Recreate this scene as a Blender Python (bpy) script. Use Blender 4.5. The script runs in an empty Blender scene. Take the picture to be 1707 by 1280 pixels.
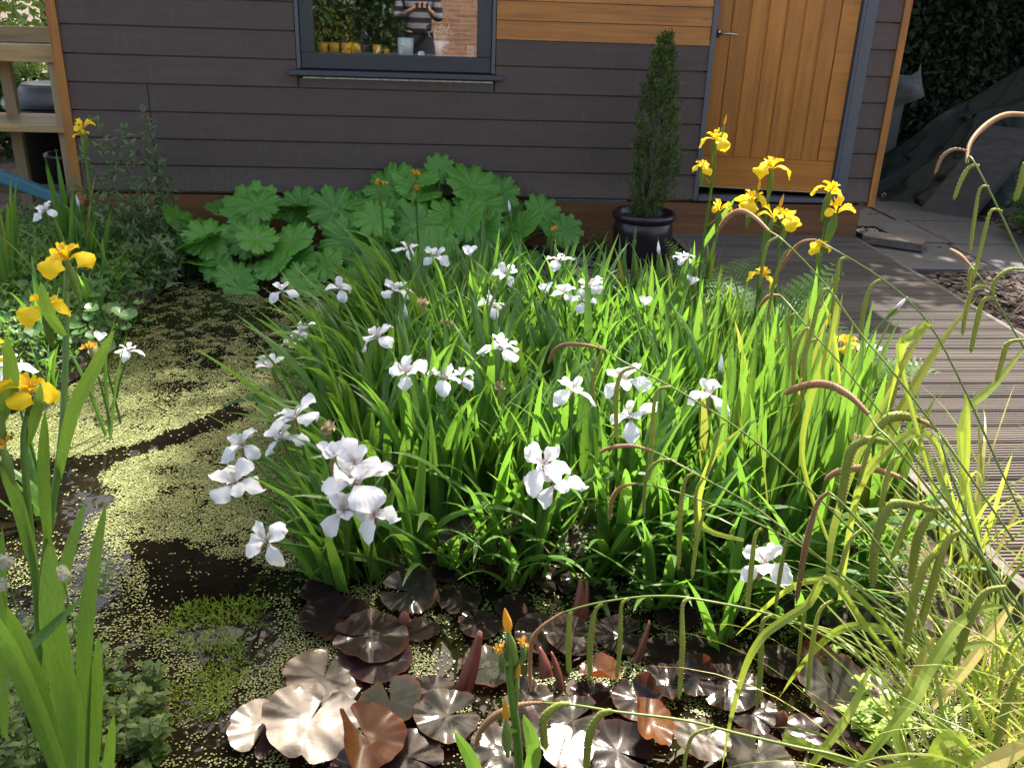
import bpy, math, random
import numpy as np
from mathutils import Vector, Matrix
RND = random.Random(11)
R = math.radians
PI = math.pi
sc = bpy.context.scene
COL = sc.collection

# ------------------------------------------------------------------ camera
CAM_LOC = Vector((0.0, -5.545, 1.498))
YAW, PITCH, ROLL, FPX = R(5.6885), R(23.1447), R(2.1136), 1528.0
def cam_basis():
    cy, sy, cp, sp = math.cos(YAW), math.sin(YAW), math.cos(PITCH), math.sin(PITCH)
    f = Vector((sy*cp, cy*cp, -sp)); r = Vector((cy, -sy, 0)); u = r.cross(f)
    cr, sr = math.cos(ROLL), math.sin(ROLL)
    return cr*r + sr*u, -sr*r + cr*u, f
CR, CU, CF = cam_basis()
cam = bpy.data.cameras.new('camera'); cam.sensor_width = 36; cam.lens = 36*FPX/1707
cam.clip_start = 0.05; cam.clip_end = 400
co = bpy.data.objects.new('camera', cam); COL.objects.link(co)
m = Matrix((CR, CU, -CF)).transposed().to_4x4(); m.translation = CAM_LOC
co.matrix_world = m
sc.camera = co

def at_z(u, v, z):                       # where the sight line of a photo pixel meets height z
    d = CF + (u-853.5)/FPX*CR - (v-640)/FPX*CU
    return CAM_LOC + d*((z-CAM_LOC.z)/d.z)
def at_y(u, v, y):                       # ... or the upright plane at depth y
    d = CF + (u-853.5)/FPX*CR - (v-640)/FPX*CU
    return CAM_LOC + d*((y-CAM_LOC.y)/d.y)
def px_size(px, p):                      # metres that px photo pixels span at point p
    return px*(Vector(p)-CAM_LOC).dot(CF)/FPX

# ------------------------------------------------------------------ mesh helpers
class MB:
    def __init__(s): s.v = []; s.f = []
    def add(s, vs, fs):
        o = len(s.v); s.v += [tuple(p) for p in vs]; s.f += [tuple(i+o for i in f) for f in fs]
    def box(s, x0, x1, y0, y1, z0, z1, dy_top=0.0):
        s.add([(x0,y0,z0),(x1,y0,z0),(x1,y1,z0),(x0,y1,z0),(x0,y0+dy_top,z1),(x1,y0+dy_top,z1),(x1,y1,z1),(x0,y1,z1)],
              [(3,2,1,0),(4,5,6,7),(0,1,5,4),(1,2,6,5),(2,3,7,6),(3,0,4,7)])
    def obox(s, c, ax, ay, az):          # oriented box: centre and three half-axis vectors
        c, ax, ay, az = map(Vector, (c, ax, ay, az)); vs = []
        for k in (-1,1):
            for q in ((-1,-1),(1,-1),(1,1),(-1,1)): vs.append(c+ax*q[0]+ay*q[1]+az*k)
        s.add(vs, [(3,2,1,0),(4,5,6,7),(0,1,5,4),(1,2,6,5),(2,3,7,6),(3,0,4,7)])
    def tube(s, pts, rad, n=6, cap=True):
        pts = [Vector(p) for p in pts]; N = len(pts)
        if not hasattr(rad, '__len__'): rad = [rad]*N
        vs = []; prev = None
        for i, p in enumerate(pts):
            t = (pts[min(i+1,N-1)]-pts[max(i-1,0)]).normalized()
            if prev is None:
                a = Vector((1,0,0)) if abs(t.x) < .8 else Vector((0,1,0))
                prev = (a - t*a.dot(t)).normalized()
            else:
                prev = (prev - t*prev.dot(t)).normalized()
            b = t.cross(prev)
            for k in range(n):
                a = 2*PI*k/n
                vs.append(p + (prev*math.cos(a)+b*math.sin(a))*rad[i])
        fs = [(i*n+k, i*n+(k+1)%n, (i+1)*n+(k+1)%n, (i+1)*n+k) for i in range(N-1) for k in range(n)]
        if cap: fs += [tuple(range(n-1,-1,-1)), tuple(range((N-1)*n, N*n))]
        s.add(vs, fs)
    def lathe(s, prof, c=(0,0,0), n=32):
        c = Vector(c); vs = []; N = len(prof)
        for r, z in prof:
            for k in range(n):
                a = 2*PI*k/n; vs.append(c+Vector((r*math.cos(a), r*math.sin(a), z)))
        s.add(vs, [(i*n+k, i*n+(k+1)%n, (i+1)*n+(k+1)%n, (i+1)*n+k) for i in range(N-1) for k in range(n)])
    def mesh(s, name, mat, smooth=False):
        me = bpy.data.meshes.new(name); me.from_pydata(s.v, [], s.f)
        if smooth: me.polygons.foreach_set('use_smooth', [True]*len(me.polygons))
        me.materials.append(mat); me.update(); return me
    def build(s, name, mat, parent=None, smooth=False, loc=None):
        o = bpy.data.objects.new(name, s.mesh(name, mat, smooth)); COL.objects.link(o)
        if parent: o.parent = parent
        if loc is not None: o.location = loc
        return o
def empty(name, label, cat, loc=(0,0,0), group=None, rz=0, scale=1):
    o = bpy.data.objects.new(name, None); COL.objects.link(o)
    o.location = loc; o.rotation_euler = (0,0,rz); o.scale = (scale,)*3; o.empty_display_size = .05
    return tag(o, label, cat, group)
def tag(o, label=None, cat=None, group=None, kind=None):
    if label: o['label'] = label
    if cat: o['category'] = cat
    if group: o['group'] = group
    if kind: o['kind'] = kind
    return o
def link(name, me, parent=None, loc=None, rot=None, scale=None):
    o = bpy.data.objects.new(name, me); COL.objects.link(o)
    if parent: o.parent = parent
    if loc is not None: o.location = loc
    if rot is not None: o.rotation_euler = rot
    if scale is not None: o.scale = (scale,)*3 if not hasattr(scale,'__len__') else scale
    return o
def copy_tree(o, parent=None):
    c = o.copy(); COL.objects.link(c)
    if parent: c.parent = parent
    for ch in list(o.children): copy_tree(ch, c)
    return c
def bevel(o, w=.004, seg=2):
    b = o.modifiers.new('bevel', 'BEVEL'); b.width = w; b.segments = seg; b.limit_method = 'ANGLE'; return o

# ------------------------------------------------------------------ materials
def mat(name):
    mt = bpy.data.materials.new(name); mt.use_nodes = True
    nt = mt.node_tree; nt.nodes.clear()
    return mt, nt, nt.nodes, nt.links
def ramp(N, stops):
    r = N.new('ShaderNodeValToRGB'); e = r.color_ramp.elements
    while len(e) < len(stops): e.new(.5)
    for i, (p, c) in enumerate(stops):
        e[i].position = p; e[i].color = (*c, 1)
    return r
def noise(N, L, scale, vec=None, detail=5, stretch=None, rough=.6):
    n = N.new('ShaderNodeTexNoise'); n.inputs['Scale'].default_value = scale
    n.inputs['Detail'].default_value = detail; n.inputs['Roughness'].default_value = rough
    if vec is None:
        tc = N.new('ShaderNodeTexCoord'); vec = tc.outputs['Object']
    if stretch:
        mp = N.new('ShaderNodeMapping'); mp.inputs['Scale'].default_value = stretch
        L.new(vec, mp.inputs['Vector']); vec = mp.outputs['Vector']
    L.new(vec, n.inputs['Vector']); return n
def mix(N, L, a, b, fac, mode='MIX'):
    x = N.new('ShaderNodeMix'); x.data_type = 'RGBA'; x.blend_type = mode
    for s, val in ((0, fac), (6, a), (7, b)):
        if hasattr(val, 'is_linked'): L.new(val, x.inputs[s])
        elif isinstance(val, (int, float)): x.inputs[s].default_value = val
        else: x.inputs[s].default_value = (*val, 1)
    return x.outputs[2]
def out(N, L, sh, bump=None, strength=.3, dist=.01, target=None):
    o = N.new('ShaderNodeOutputMaterial'); L.new(sh, o.inputs['Surface'])
    if bump is not None:
        b = N.new('ShaderNodeBump'); b.inputs['Strength'].default_value = strength; b.inputs['Distance'].default_value = dist
        L.new(bump, b.inputs['Height']); L.new(b.outputs['Normal'], target.inputs['Normal'])
def solid(name, c1, c2=None, rough=.6, scale=20, stretch=None, bump=.2, spec=.5, metal=0, dist=.004, coat=0, island=0):
    mt, nt, N, L = mat(name)
    p = N.new('ShaderNodeBsdfPrincipled'); p.inputs['Roughness'].default_value = rough
    p.inputs['Specular IOR Level'].default_value = spec; p.inputs['Metallic'].default_value = metal
    p.inputs['Coat Weight'].default_value = coat
    c2 = c2 or tuple(x*.8 for x in c1)
    n = noise(N, L, scale, stretch=stretch)
    r = ramp(N, [(.3, c1), (.7, c2)]); L.new(n.outputs['Fac'], r.inputs['Fac'])
    colr = r.outputs['Color']
    if island:
        g = N.new('ShaderNodeNewGeometry')
        r2 = ramp(N, [(0, (1-island,)*3), (1, (1,1,1))]); L.new(g.outputs['Random Per Island'], r2.inputs['Fac'])
        colr = mix(N, L, colr, r2.outputs['Color'], 1.0, 'MULTIPLY')
    L.new(colr, p.inputs['Base Color'])
    out(N, L, p.outputs['BSDF'], n.outputs['Fac'], bump, dist, p)
    return mt
def wood(name, c1, c2, c3, stretch=(2,60,60), rough=.55, knots=True, island=.25, bump=.25):
    mt, nt, N, L = mat(name)
    p = N.new('ShaderNodeBsdfPrincipled'); p.inputs['Roughness'].default_value = rough
    g = N.new('ShaderNodeNewGeometry'); tc = N.new('ShaderNodeTexCoord')
    off = N.new('ShaderNodeVectorMath'); off.operation = 'MULTIPLY_ADD'
    comb = N.new('ShaderNodeCombineXYZ')
    for i in range(3): L.new(g.outputs['Random Per Island'], comb.inputs[i])
    L.new(comb.outputs[0], off.inputs[0]); off.inputs[1].default_value = (7,13,5); L.new(tc.outputs['Object'], off.inputs[2])
    n = noise(N, L, 1.0, off.outputs[0], 8, stretch, .65)
    r = ramp(N, [(.25, c3), (.5, c1), (.75, c2)]); L.new(n.outputs['Fac'], r.inputs['Fac'])
    n2 = noise(N, L, 3.0, off.outputs[0], 3, tuple(min(s, 6)/4 for s in stretch))
    r3 = ramp(N, [(.35, (.72,.72,.72)), (.6, (1,1,1))]); L.new(n2.outputs['Fac'], r3.inputs['Fac'])
    c = mix(N, L, r.outputs['Color'], r3.outputs['Color'], 1.0, 'MULTIPLY')
    r2 = ramp(N, [(0, (1-island,)*3), (1, (1,1,1))]); L.new(g.outputs['Random Per Island'], r2.inputs['Fac'])
    c = mix(N, L, c, r2.outputs['Color'], 1.0, 'MULTIPLY')
    if knots:
        v = N.new('ShaderNodeTexVoronoi'); v.inputs['Scale'].default_value = 1.0
        mp = N.new('ShaderNodeMapping'); mp.inputs['Scale'].default_value = tuple(2.2 if s < 10 else 7 for s in stretch)
        L.new(off.outputs[0], mp.inputs['Vector']); L.new(mp.outputs[0], v.inputs['Vector'])
        kr = ramp(N, [(.05, c3), (.1, (1,1,1))]); L.new(v.outputs['Distance'], kr.inputs['Fac'])
        c = mix(N, L, c, kr.outputs['Color'], .7, 'MULTIPLY')
    L.new(c, p.inputs['Base Color'])
    out(N, L, p.outputs['BSDF'], n.outputs['Fac'], bump, .003, p)
    return mt
def leafmat(name, c1, c2, tr=(.2,.4,.04), amount=.4, rough=.42, vein=None, spec=.45, back=None, patch=None):
    """Leaf or petal: reflects c1..c2 (varies leaf by leaf), lets tr through."""
    mt, nt, N, L = mat(name)
    p = N.new('ShaderNodeBsdfPrincipled'); p.inputs['Roughness'].default_value = rough
    p.inputs['Specular IOR Level'].default_value = spec
    g = N.new('ShaderNodeNewGeometry')
    r = ramp(N, [(0, c1), (1, c2)]); L.new(g.outputs['Random Per Island'], r.inputs['Fac'])
    n = noise(N, L, 25, stretch=vein or (1,1,.25))
    r2 = ramp(N, [(.3, (.72,.74,.7)), (.68, (1.1,1.1,1.05))]); L.new(n.outputs['Fac'], r2.inputs['Fac'])
    c = mix(N, L, r.outputs['Color'], r2.outputs['Color'], 1.0, 'MULTIPLY')
    oi = N.new('ShaderNodeObjectInfo'); ro = ramp(N, [(0, (.74,.78,.74)), (1, (1.2,1.14,1.1))]); L.new(oi.outputs['Random'], ro.inputs['Fac'])
    c = mix(N, L, c, ro.outputs['Color'], 1.0, 'MULTIPLY')
    t = N.new('ShaderNodeBsdfTranslucent')
    r4 = ramp(N, [(0, tuple(x*.75 for x in tr)), (1, tuple(x*1.15 for x in tr))])
    L.new(g.outputs['Random Per Island'], r4.inputs['Fac'])
    tcol = mix(N, L, r4.outputs['Color'], r2.outputs['Color'], .7, 'MULTIPLY')
    if patch:                                            # a share of the leaves yellowed or dry
        r5 = ramp(N, [(1-patch[0]-.01, (0,0,0)), (1-patch[0], (1,1,1))])
        wn = N.new('ShaderNodeTexWhiteNoise'); wn.noise_dimensions = '1D'
        L.new(g.outputs['Random Per Island'], wn.inputs['W']); L.new(wn.outputs['Value'], r5.inputs['Fac'])
        c = mix(N, L, c, patch[1], r5.outputs['Color']); tcol = mix(N, L, tcol, patch[1], r5.outputs['Color'])
    if back: c = mix(N, L, c, back, g.outputs['Backfacing'])
    L.new(c, p.inputs['Base Color']); L.new(tcol, t.inputs['Color'])
    ms = N.new('ShaderNodeMixShader'); ms.inputs[0].default_value = amount
    L.new(p.outputs['BSDF'], ms.inputs[1]); L.new(t.outputs['BSDF'], ms.inputs[2])
    out(N, L, ms.outputs[0], n.outputs['Fac'], .15, .003, p)
    return mt

M = {}
M['board'] = solid('fibre_cement_board', (.092,.064,.058), (.074,.053,.048), .6, 3, (1.2,5,9), .35, .35, dist=.002, island=.10)
def boardmat():
    mt, nt, N, L = mat('fibre_cement_board'); p = N.new('ShaderNodeBsdfPrincipled'); p.inputs['Roughness'].default_value = .62; p.inputs['Specular IOR Level'].default_value = .3
    n = noise(N, L, 3, stretch=(1.2,5,9)); r = ramp(N, [(.3,(.096,.067,.061)),(.7,(.076,.054,.050))]); L.new(n.outputs['Fac'], r.inputs['Fac'])
    g = N.new('ShaderNodeNewGeometry'); r2 = ramp(N, [(0,(.86,.87,.88)),(1,(1.03,1,1))]); L.new(g.outputs['Random Per Island'], r2.inputs['Fac'])
    c = mix(N, L, r.outputs['Color'], r2.outputs['Color'], 1.0, 'MULTIPLY')
    n2 = noise(N, L, 7, stretch=(6,1,.8), detail=6); r3 = ramp(N, [(.55,(0,0,0)),(.75,(1,1,1))]); L.new(n2.outputs['Fac'], r3.inputs['Fac'])   # rain streaks
    c = mix(N, L, c, (.135,.112,.105), mix(N, L, (0,0,0), r3.outputs['Color'], .35))
    tc = N.new('ShaderNodeTexCoord'); sp = N.new('ShaderNodeSeparateXYZ'); L.new(tc.outputs['Object'], sp.inputs[0])
    mr = N.new('ShaderNodeMapRange'); mr.inputs[1].default_value = .75; mr.inputs[2].default_value = .34; L.new(sp.outputs[2], mr.inputs[0])
    n3 = noise(N, L, 70, detail=3); m_ = N.new('ShaderNodeMath'); m_.operation = 'MULTIPLY'; L.new(mr.outputs[0], m_.inputs[0]); L.new(n3.outputs['Fac'], m_.inputs[1])
    r4 = ramp(N, [(.30,(0,0,0)),(.62,(.6,.6,.6))]); L.new(m_.outputs[0], r4.inputs['Fac']); c = mix(N, L, c, (.16,.125,.10), r4.outputs['Color'])   # mud splash by the ground
    L.new(c, p.inputs['Base Color']); n4 = noise(N, L, 1, stretch=(14,90,160)); out(N, L, p.outputs['BSDF'], n4.outputs['Fac'], .22, .002, p); return mt
M['board'] = boardmat()
M['cedar'] = wood('orange_cedar', (.42,.155,.026), (.50,.20,.038), (.24,.075,.014), (2,50,50))
M['cedar_up'] = wood('orange_cedar_upright', (.40,.150,.025), (.47,.19,.036), (.22,.075,.015), (45,45,2))
M['plinth'] = wood('plinth_timber', (.19,.075,.024), (.25,.105,.036), (.09,.035,.012), (2,40,40))
M['frame'] = solid('anthracite_frame', (.026,.030,.040), (.022,.026,.034), .45, 40, None, .05)
M['framelight'] = solid('slate_frame', (.075,.082,.105), (.065,.07,.09), .5, 30, None, .08)
M['metal'] = solid('brushed_steel', (.55,.53,.5), (.45,.43,.4), .3, 80, (1,1,8), .05, metal=1)
M['strip'] = solid('bare_metal_strip', (.62,.60,.58), (.25,.24,.24), .5, 6, (6,1,1), .1)
M['black'] = solid('black_plastic', (.012,.012,.013), (.02,.02,.021), .35, 15, None, .1)
M['blue'] = solid('blue_plastic', (.025,.12,.17), (.04,.15,.19), .5, 12, None, .1)
M['deck'] = wood('weathered_deck', (.120,.089,.068), (.165,.128,.102), (.058,.043,.034), (1.2,45,45), .75, True, .35, .4)
M['pale'] = wood('fresh_softwood', (.50,.32,.14), (.58,.40,.20), (.30,.16,.06), (2,40,40), .6)
M['pale_up'] = wood('fresh_softwood_upright', (.40,.29,.17), (.46,.34,.21), (.26,.17,.09), (40,40,2), .6)
M['weath'] = wood('grey_timber', (.15,.12,.10), (.21,.17,.14), (.06,.05,.042), (3,40,40), .8)
M['slab'] = solid('grey_paving', (.055,.052,.056), (.090,.085,.088), .8, 5, None, .5, dist=.01, island=.2)
M['stone'] = solid('dark_stone', (.018,.015,.012), (.050,.042,.034), .85, 6, None, .6, dist=.02, island=.5)
M['interior'] = solid('interior_board', (.20,.17,.14), (.16,.135,.11), .8, 4)
M['roof'] = solid('felt_roof', (.05,.05,.052), (.035,.035,.036), .9, 30)
M['brick'] = None
M['glaze'] = solid('dark_glaze', (.009,.009,.022), (.030,.012,.012), .25, 4, (1,1,3), .12, .4)
M['soil'] = solid('potting_soil', (.022,.014,.009), (.06,.038,.024), .9, 60, None, .8, dist=.01)
M['tarp'] = solid('dark_green_tarpaulin', (.004,.009,.007), (.008,.014,.011), .55, 9, None, .35, .25, dist=.02)
M['stem'] = leafmat('green_stem', (.075,.17,.028), (.11,.22,.038), (.12,.25,.03), .15)
M['bark'] = solid('tree_bark', (.05,.036,.026), (.10,.078,.06), .9, 14, (1,1,.2), .8, dist=.02)
def brickmat():
    mt, nt, N, L = mat('old_brick'); p = N.new('ShaderNodeBsdfPrincipled'); p.inputs['Roughness'].default_value = .85
    tc = N.new('ShaderNodeTexCoord'); mp = N.new('ShaderNodeMapping'); mp.inputs['Rotation'].default_value = (PI/2,0,0)
    L.new(tc.outputs['Object'], mp.inputs['Vector'])
    b = N.new('ShaderNodeTexBrick'); b.inputs['Scale'].default_value = 1; b.inputs['Brick Width'].default_value = .225
    b.inputs['Row Height'].default_value = .075; b.inputs['Mortar Size'].default_value = .006
    b.inputs['Color1'].default_value = (.20,.10,.06,1); b.inputs['Color2'].default_value = (.27,.15,.10,1); b.inputs['Mortar'].default_value = (.26,.23,.20,1)
    L.new(mp.outputs[0], b.inputs['Vector']); n = noise(N, L, 9)
    c = mix(N, L, b.outputs['Color'], n.outputs['Color'], .35, 'OVERLAY'); L.new(c, p.inputs['Base Color'])
    out(N, L, p.outputs['BSDF'], b.outputs['Fac'], -.5, .01, p); return mt
M['brick'] = brickmat()

# ------------------------------------------------------------------ light and sky
SUN_AZ, SUN_EL = R(24), R(54)            # azimuth measured from +Y towards +X
w = bpy.data.worlds.new('World'); sc.world = w; w.use_nodes = True
nt = w.node_tree; nt.nodes.clear()
sky = nt.nodes.new('ShaderNodeTexSky'); sky.sky_type = 'NISHITA'; sky.sun_disc = False
sky.air_density = .8; sky.dust_density = 3.0; sky.ozone_density = .6; sky.sun_elevation = SUN_EL; sky.sun_rotation = SUN_AZ
bg = nt.nodes.new('ShaderNodeBackground'); bg.inputs['Strength'].default_value = .15
wo = nt.nodes.new('ShaderNodeOutputWorld')
tint = nt.nodes.new('ShaderNodeMix'); tint.data_type = 'RGBA'; tint.blend_type = 'MULTIPLY'; tint.inputs[0].default_value = 1
tint.inputs[7].default_value = (1.10, 1.0, .80, 1); nt.links.new(sky.outputs[0], tint.inputs[6]); nt.links.new(tint.outputs[2], bg.inputs[0]); nt.links.new(bg.outputs[0], wo.inputs[0])
sd = bpy.data.lights.new('sun', 'SUN'); sd.energy = 3.7; sd.angle = R(.53); sd.color = (1,.95,.86)
so = bpy.data.objects.new('sun', sd); COL.objects.link(so)
sdir = Vector((math.sin(SUN_AZ)*math.cos(SUN_EL), math.cos(SUN_AZ)*math.cos(SUN_EL), math.sin(SUN_EL)))
so.rotation_euler = sdir.to_track_quat('Z', 'Y').to_euler(); so.location = (3,6,9)
vs_ = sc.view_settings; vs_.view_transform = 'Standard'; vs_.look = 'None'; vs_.gamma = 1; vs_.use_curve_mapping = False
vs_.exposure = 2.0
sc.cycles.max_bounces = 8; sc.cycles.diffuse_bounces = 4; sc.cycles.transmission_bounces = 6; sc.cycles.transparent_max_bounces = 12
sc.cycles.caustics_reflective = False; sc.cycles.caustics_refractive = False
sc.cycles.use_denoising = True
sc.cycles.sample_clamp_indirect = 8

# ------------------------------------------------------------------ ground, pond
POND = [(-1.3,-.62),(-.7,-.55),(-.3,-.62),(-.30,-1.2),(-.34,-2.0),(-.42,-2.6),(-.38,-3.0),(-.1,-3.32),(.35,-3.42),(.7,-3.55),(1.0,-3.72),
        (1.22,-3.9),(1.25,-4.4),(.6,-4.75),(-.6,-4.8),(-1.6,-4.6),(-2.4,-4.0),(-2.6,-3.2),(-2.1,-2.55),(-1.5,-2.35),(-1.32,-1.9),(-1.36,-1.2)]
def poly_sd(x, y, P):                    # signed distance to a polygon, negative inside (arrays)
    x = np.asarray(x, float); y = np.asarray(y, float)
    d = np.full(x.shape, 1e9); inside = np.zeros(x.shape, bool)
    for i in range(len(P)):
        ax, ay = P[i]; bx, by = P[(i+1) % len(P)]
        ex, ey = bx-ax, by-ay; t = np.clip(((x-ax)*ex+(y-ay)*ey)/(ex*ex+ey*ey), 0, 1)
        d = np.minimum(d, np.hypot(x-ax-t*ex, y-ay-t*ey))
        c = ((ay > y) != (by > y)) & (x < (bx-ax)*(y-ay)/(by-ay+1e-12)+ax)
        inside ^= c
    return np.where(inside, -d, d)
def psd(x, y, P):                        # the same for one point
    d = 1e18; c = False; n = len(P); j = n-1
    for i in range(n):
        ax, ay = P[j]; bx, by = P[i]; ex, ey = bx-ax, by-ay
        t = ((x-ax)*ex+(y-ay)*ey)/(ex*ex+ey*ey); t = 0 if t < 0 else 1 if t > 1 else t
        q = (x-ax-t*ex)**2+(y-ay-t*ey)**2
        if q < d: d = q
        if (ay > y) != (by > y) and x < ex*(y-ay)/(ey+1e-12)+ax: c = not c
        j = i
    return -math.sqrt(d) if c else math.sqrt(d)
def vnoise(x, y, seed=0):                # smooth value noise on arrays
    xi, yi = np.floor(x).astype(int), np.floor(y).astype(int); fx, fy = x-xi, y-yi
    fx, fy = fx*fx*(3-2*fx), fy*fy*(3-2*fy)
    def h(a, b):
        n = (a*374761393 + b*668265263 + seed*974711) & 0x7fffffff
        n = ((n ^ (n >> 13))*1274126177) & 0x7fffffff
        return ((n ^ (n >> 16)) & 0xffff)/65535.0
    return (h(xi,yi)*(1-fx)+h(xi+1,yi)*fx)*(1-fy)+(h(xi,yi+1)*(1-fx)+h(xi+1,yi+1)*fx)*fy
def fbm(x, y, seed=0, o=4):
    s = 0; a = .5; t = 0
    for k in range(o):
        s = s + a*vnoise(x*2**k, y*2**k, seed+k); t += a; a *= .55
    return s/t
def ground_z(x, y):
    x = np.asarray(x, float); y = np.asarray(y, float)
    sd_ = poly_sd(x, y, POND)
    t = np.clip((sd_+.12)/.24, 0, 1); t = t*t*(3-2*t)
    land = .035 + .03*fbm(x*3, y*3, 5)
    bank = np.clip((-x-1.35)/.6, 0, 1)*.06 + np.clip((x-2.6)/.4, 0, 1)*.04
    return -.3*(1-t) + (land+bank)*t
def gz(x, y):                            # ground height at one point
    t = (psd(x, y, POND)+.12)/.24; t = 0 if t < 0 else 1 if t > 1 else t; t = t*t*(3-2*t)
    return -.3*(1-t)+(.05+min(1, max(0, (-x-1.35)/.6))*.06+min(1, max(0, (x-2.6)/.4))*.04)*t
def lines(a, b, step, far):
    s = [a-far, a-far*.5, a-far*.22, a-far*.1, a-far*.04, a-far*.015]
    n = int((b-a)/step); s += [a+i*(b-a)/n for i in range(n+1)]
    return np.array(s + [b+far*k for k in (.015,.04,.1,.22,.5,1)])
gx, gy = lines(-3.4, 5.0, .05, 120), lines(-6.5, 3.0, .05, 120)
X, Y = np.meshgrid(gx, gy); Z = ground_z(X, Y)
nx, ny = len(gx), len(gy)
mb = MB(); mb.v = list(zip(X.ravel().tolist(), Y.ravel().tolist(), Z.ravel().tolist()))
mb.f = [(j*nx+i, j*nx+i+1, (j+1)*nx+i+1, (j+1)*nx+i) for j in range(ny-1) for i in range(nx-1)]
def groundmat():
    mt, nt, N, L = mat('bark_mulch_soil'); p = N.new('ShaderNodeBsdfPrincipled'); p.inputs['Roughness'].default_value = .9
    v = N.new('ShaderNodeTexVoronoi'); v.inputs['Scale'].default_value = 55
    tc = N.new('ShaderNodeTexCoord'); mp = N.new('ShaderNodeMapping'); mp.inputs['Scale'].default_value = (1,.5,1); mp.inputs['Rotation'].default_value = (0,0,.6)
    L.new(tc.outputs['Object'], mp.inputs['Vector']); L.new(mp.outputs[0], v.inputs['Vector'])
    r = ramp(N, [(0, (.03,.02,.015)), (.5, (.075,.05,.038)), (.85, (.13,.09,.07)), (1, (.24,.19,.15))])
    sep = N.new('ShaderNodeSeparateColor'); L.new(v.outputs['Color'], sep.inputs[0]); L.new(sep.outputs[0], r.inputs['Fac'])
    n = noise(N, L, 2.5); r2 = ramp(N, [(.35, (.6,.6,.55)), (.65, (1,1,1))]); L.new(n.outputs['Fac'], r2.inputs['Fac'])
    L.new(mix(N, L, r.outputs['Color'], r2.outputs['Color'], 1.0, 'MULTIPLY'), p.inputs['Base Color'])
    out(N, L, p.outputs['BSDF'], v.outputs['Distance'], .6, .02, p); return mt
tag(mb.build('ground', groundmat(), smooth=True), kind='structure')
def watermat():
    mt, nt, N, L = mat('pond_water'); p = N.new('ShaderNodeBsdfPrincipled')
    p.inputs['Roughness'].default_value = .02; p.inputs['IOR'].default_value = 1.33
    n = noise(N, L, 2.2); r = ramp(N, [(.4, (.004,.0035,.002)), (.7, (.016,.012,.006))]); L.new(n.outputs['Fac'], r.inputs['Fac'])
    L.new(r.outputs['Color'], p.inputs['Base Color'])
    n2 = noise(N, L, 9, detail=2); out(N, L, p.outputs['BSDF'], n2.outputs['Fac'], .05, .02, p); return mt
mb = MB(); mb.add([(-3.1,-5.2,0),(1.7,-5.2,0),(1.7,-.3,0),(-3.1,-.3,0)], [(0,1,2,3)])
tag(mb.build('water', watermat()), kind='structure')

# ------------------------------------------------------------------ deck and paving
mb = MB(); DZ = .137; y = .03
k = 0
while y > -5.2:
    wd = .121; y0, y1 = y-wd, y; prof = [(y0, DZ-.028), (y0, DZ-.003), (y0+.003, DZ)]
    n = 7
    for i in range(n):
        c = y0 + wd*(i+.5+.0)/n
        prof += [(c-.0052, DZ), (c-.0034, DZ-.0042), (c+.0034, DZ-.0042), (c+.0052, DZ)]
    prof += [(y1-.003, DZ), (y1, DZ-.003), (y1, DZ-.028)]
    dx = RND.uniform(-.004,.004); dz = RND.uniform(-.0015,.0015)
    xe = 2.70
    a = [(1.545+dx, p[0], p[1]+dz) for p in prof]; b = [(xe+dx, p[0], p[1]+dz) for p in prof]
    q = len(prof)
    mb.add(a+b, [(i, i+1, q+i+1, q+i) for i in range(q-1)]+[(q-1,0,q,2*q-1), tuple(range(q)), tuple(range(2*q-1,q-1,-1))])
    y -= wd+.006; k += 1
boardwalk = mb.build('deck', M['deck']); tag(boardwalk, kind='structure')
mb = MB(); mb.box(1.505,1.541,-5.2,.0,-.05,DZ+.004); mb.box(2.704,2.73,-5.2,.0,-.05,DZ-.006)
for xx in (1.62,2.1,2.6): mb.box(xx,xx+.045,-5.2,0,0,DZ-.03)
tag(mb.build('deck_edging', M['weath'], boardwalk))
mb = MB()
for (x0,x1,y0,y1) in ((2.74,3.32,-.62,-.02),(3.33,4.0,-.66,-.05),(2.83,3.36,-.01,.62),(3.37,3.95,-.04,.6),(2.86,3.30,.63,1.2),(3.31,3.9,.61,1.25)):
    t = RND.uniform(-.004,.004); mb.box(x0,x1,y0,y1,.02,.105+t)
bevel(tag(mb.build('path', M['slab']), kind='structure'), .006)

mb = MB(); mb.box(-7,7,-10.9,-7.3,-.02,.10); tag(mb.build('bounce_patio', solid('bounce_patio_stone', (.42,.38,.33), (.36,.33,.29), .8, 3)), kind='structure')  # unseen pale paving added to bounce warm light onto the shed wall
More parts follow.
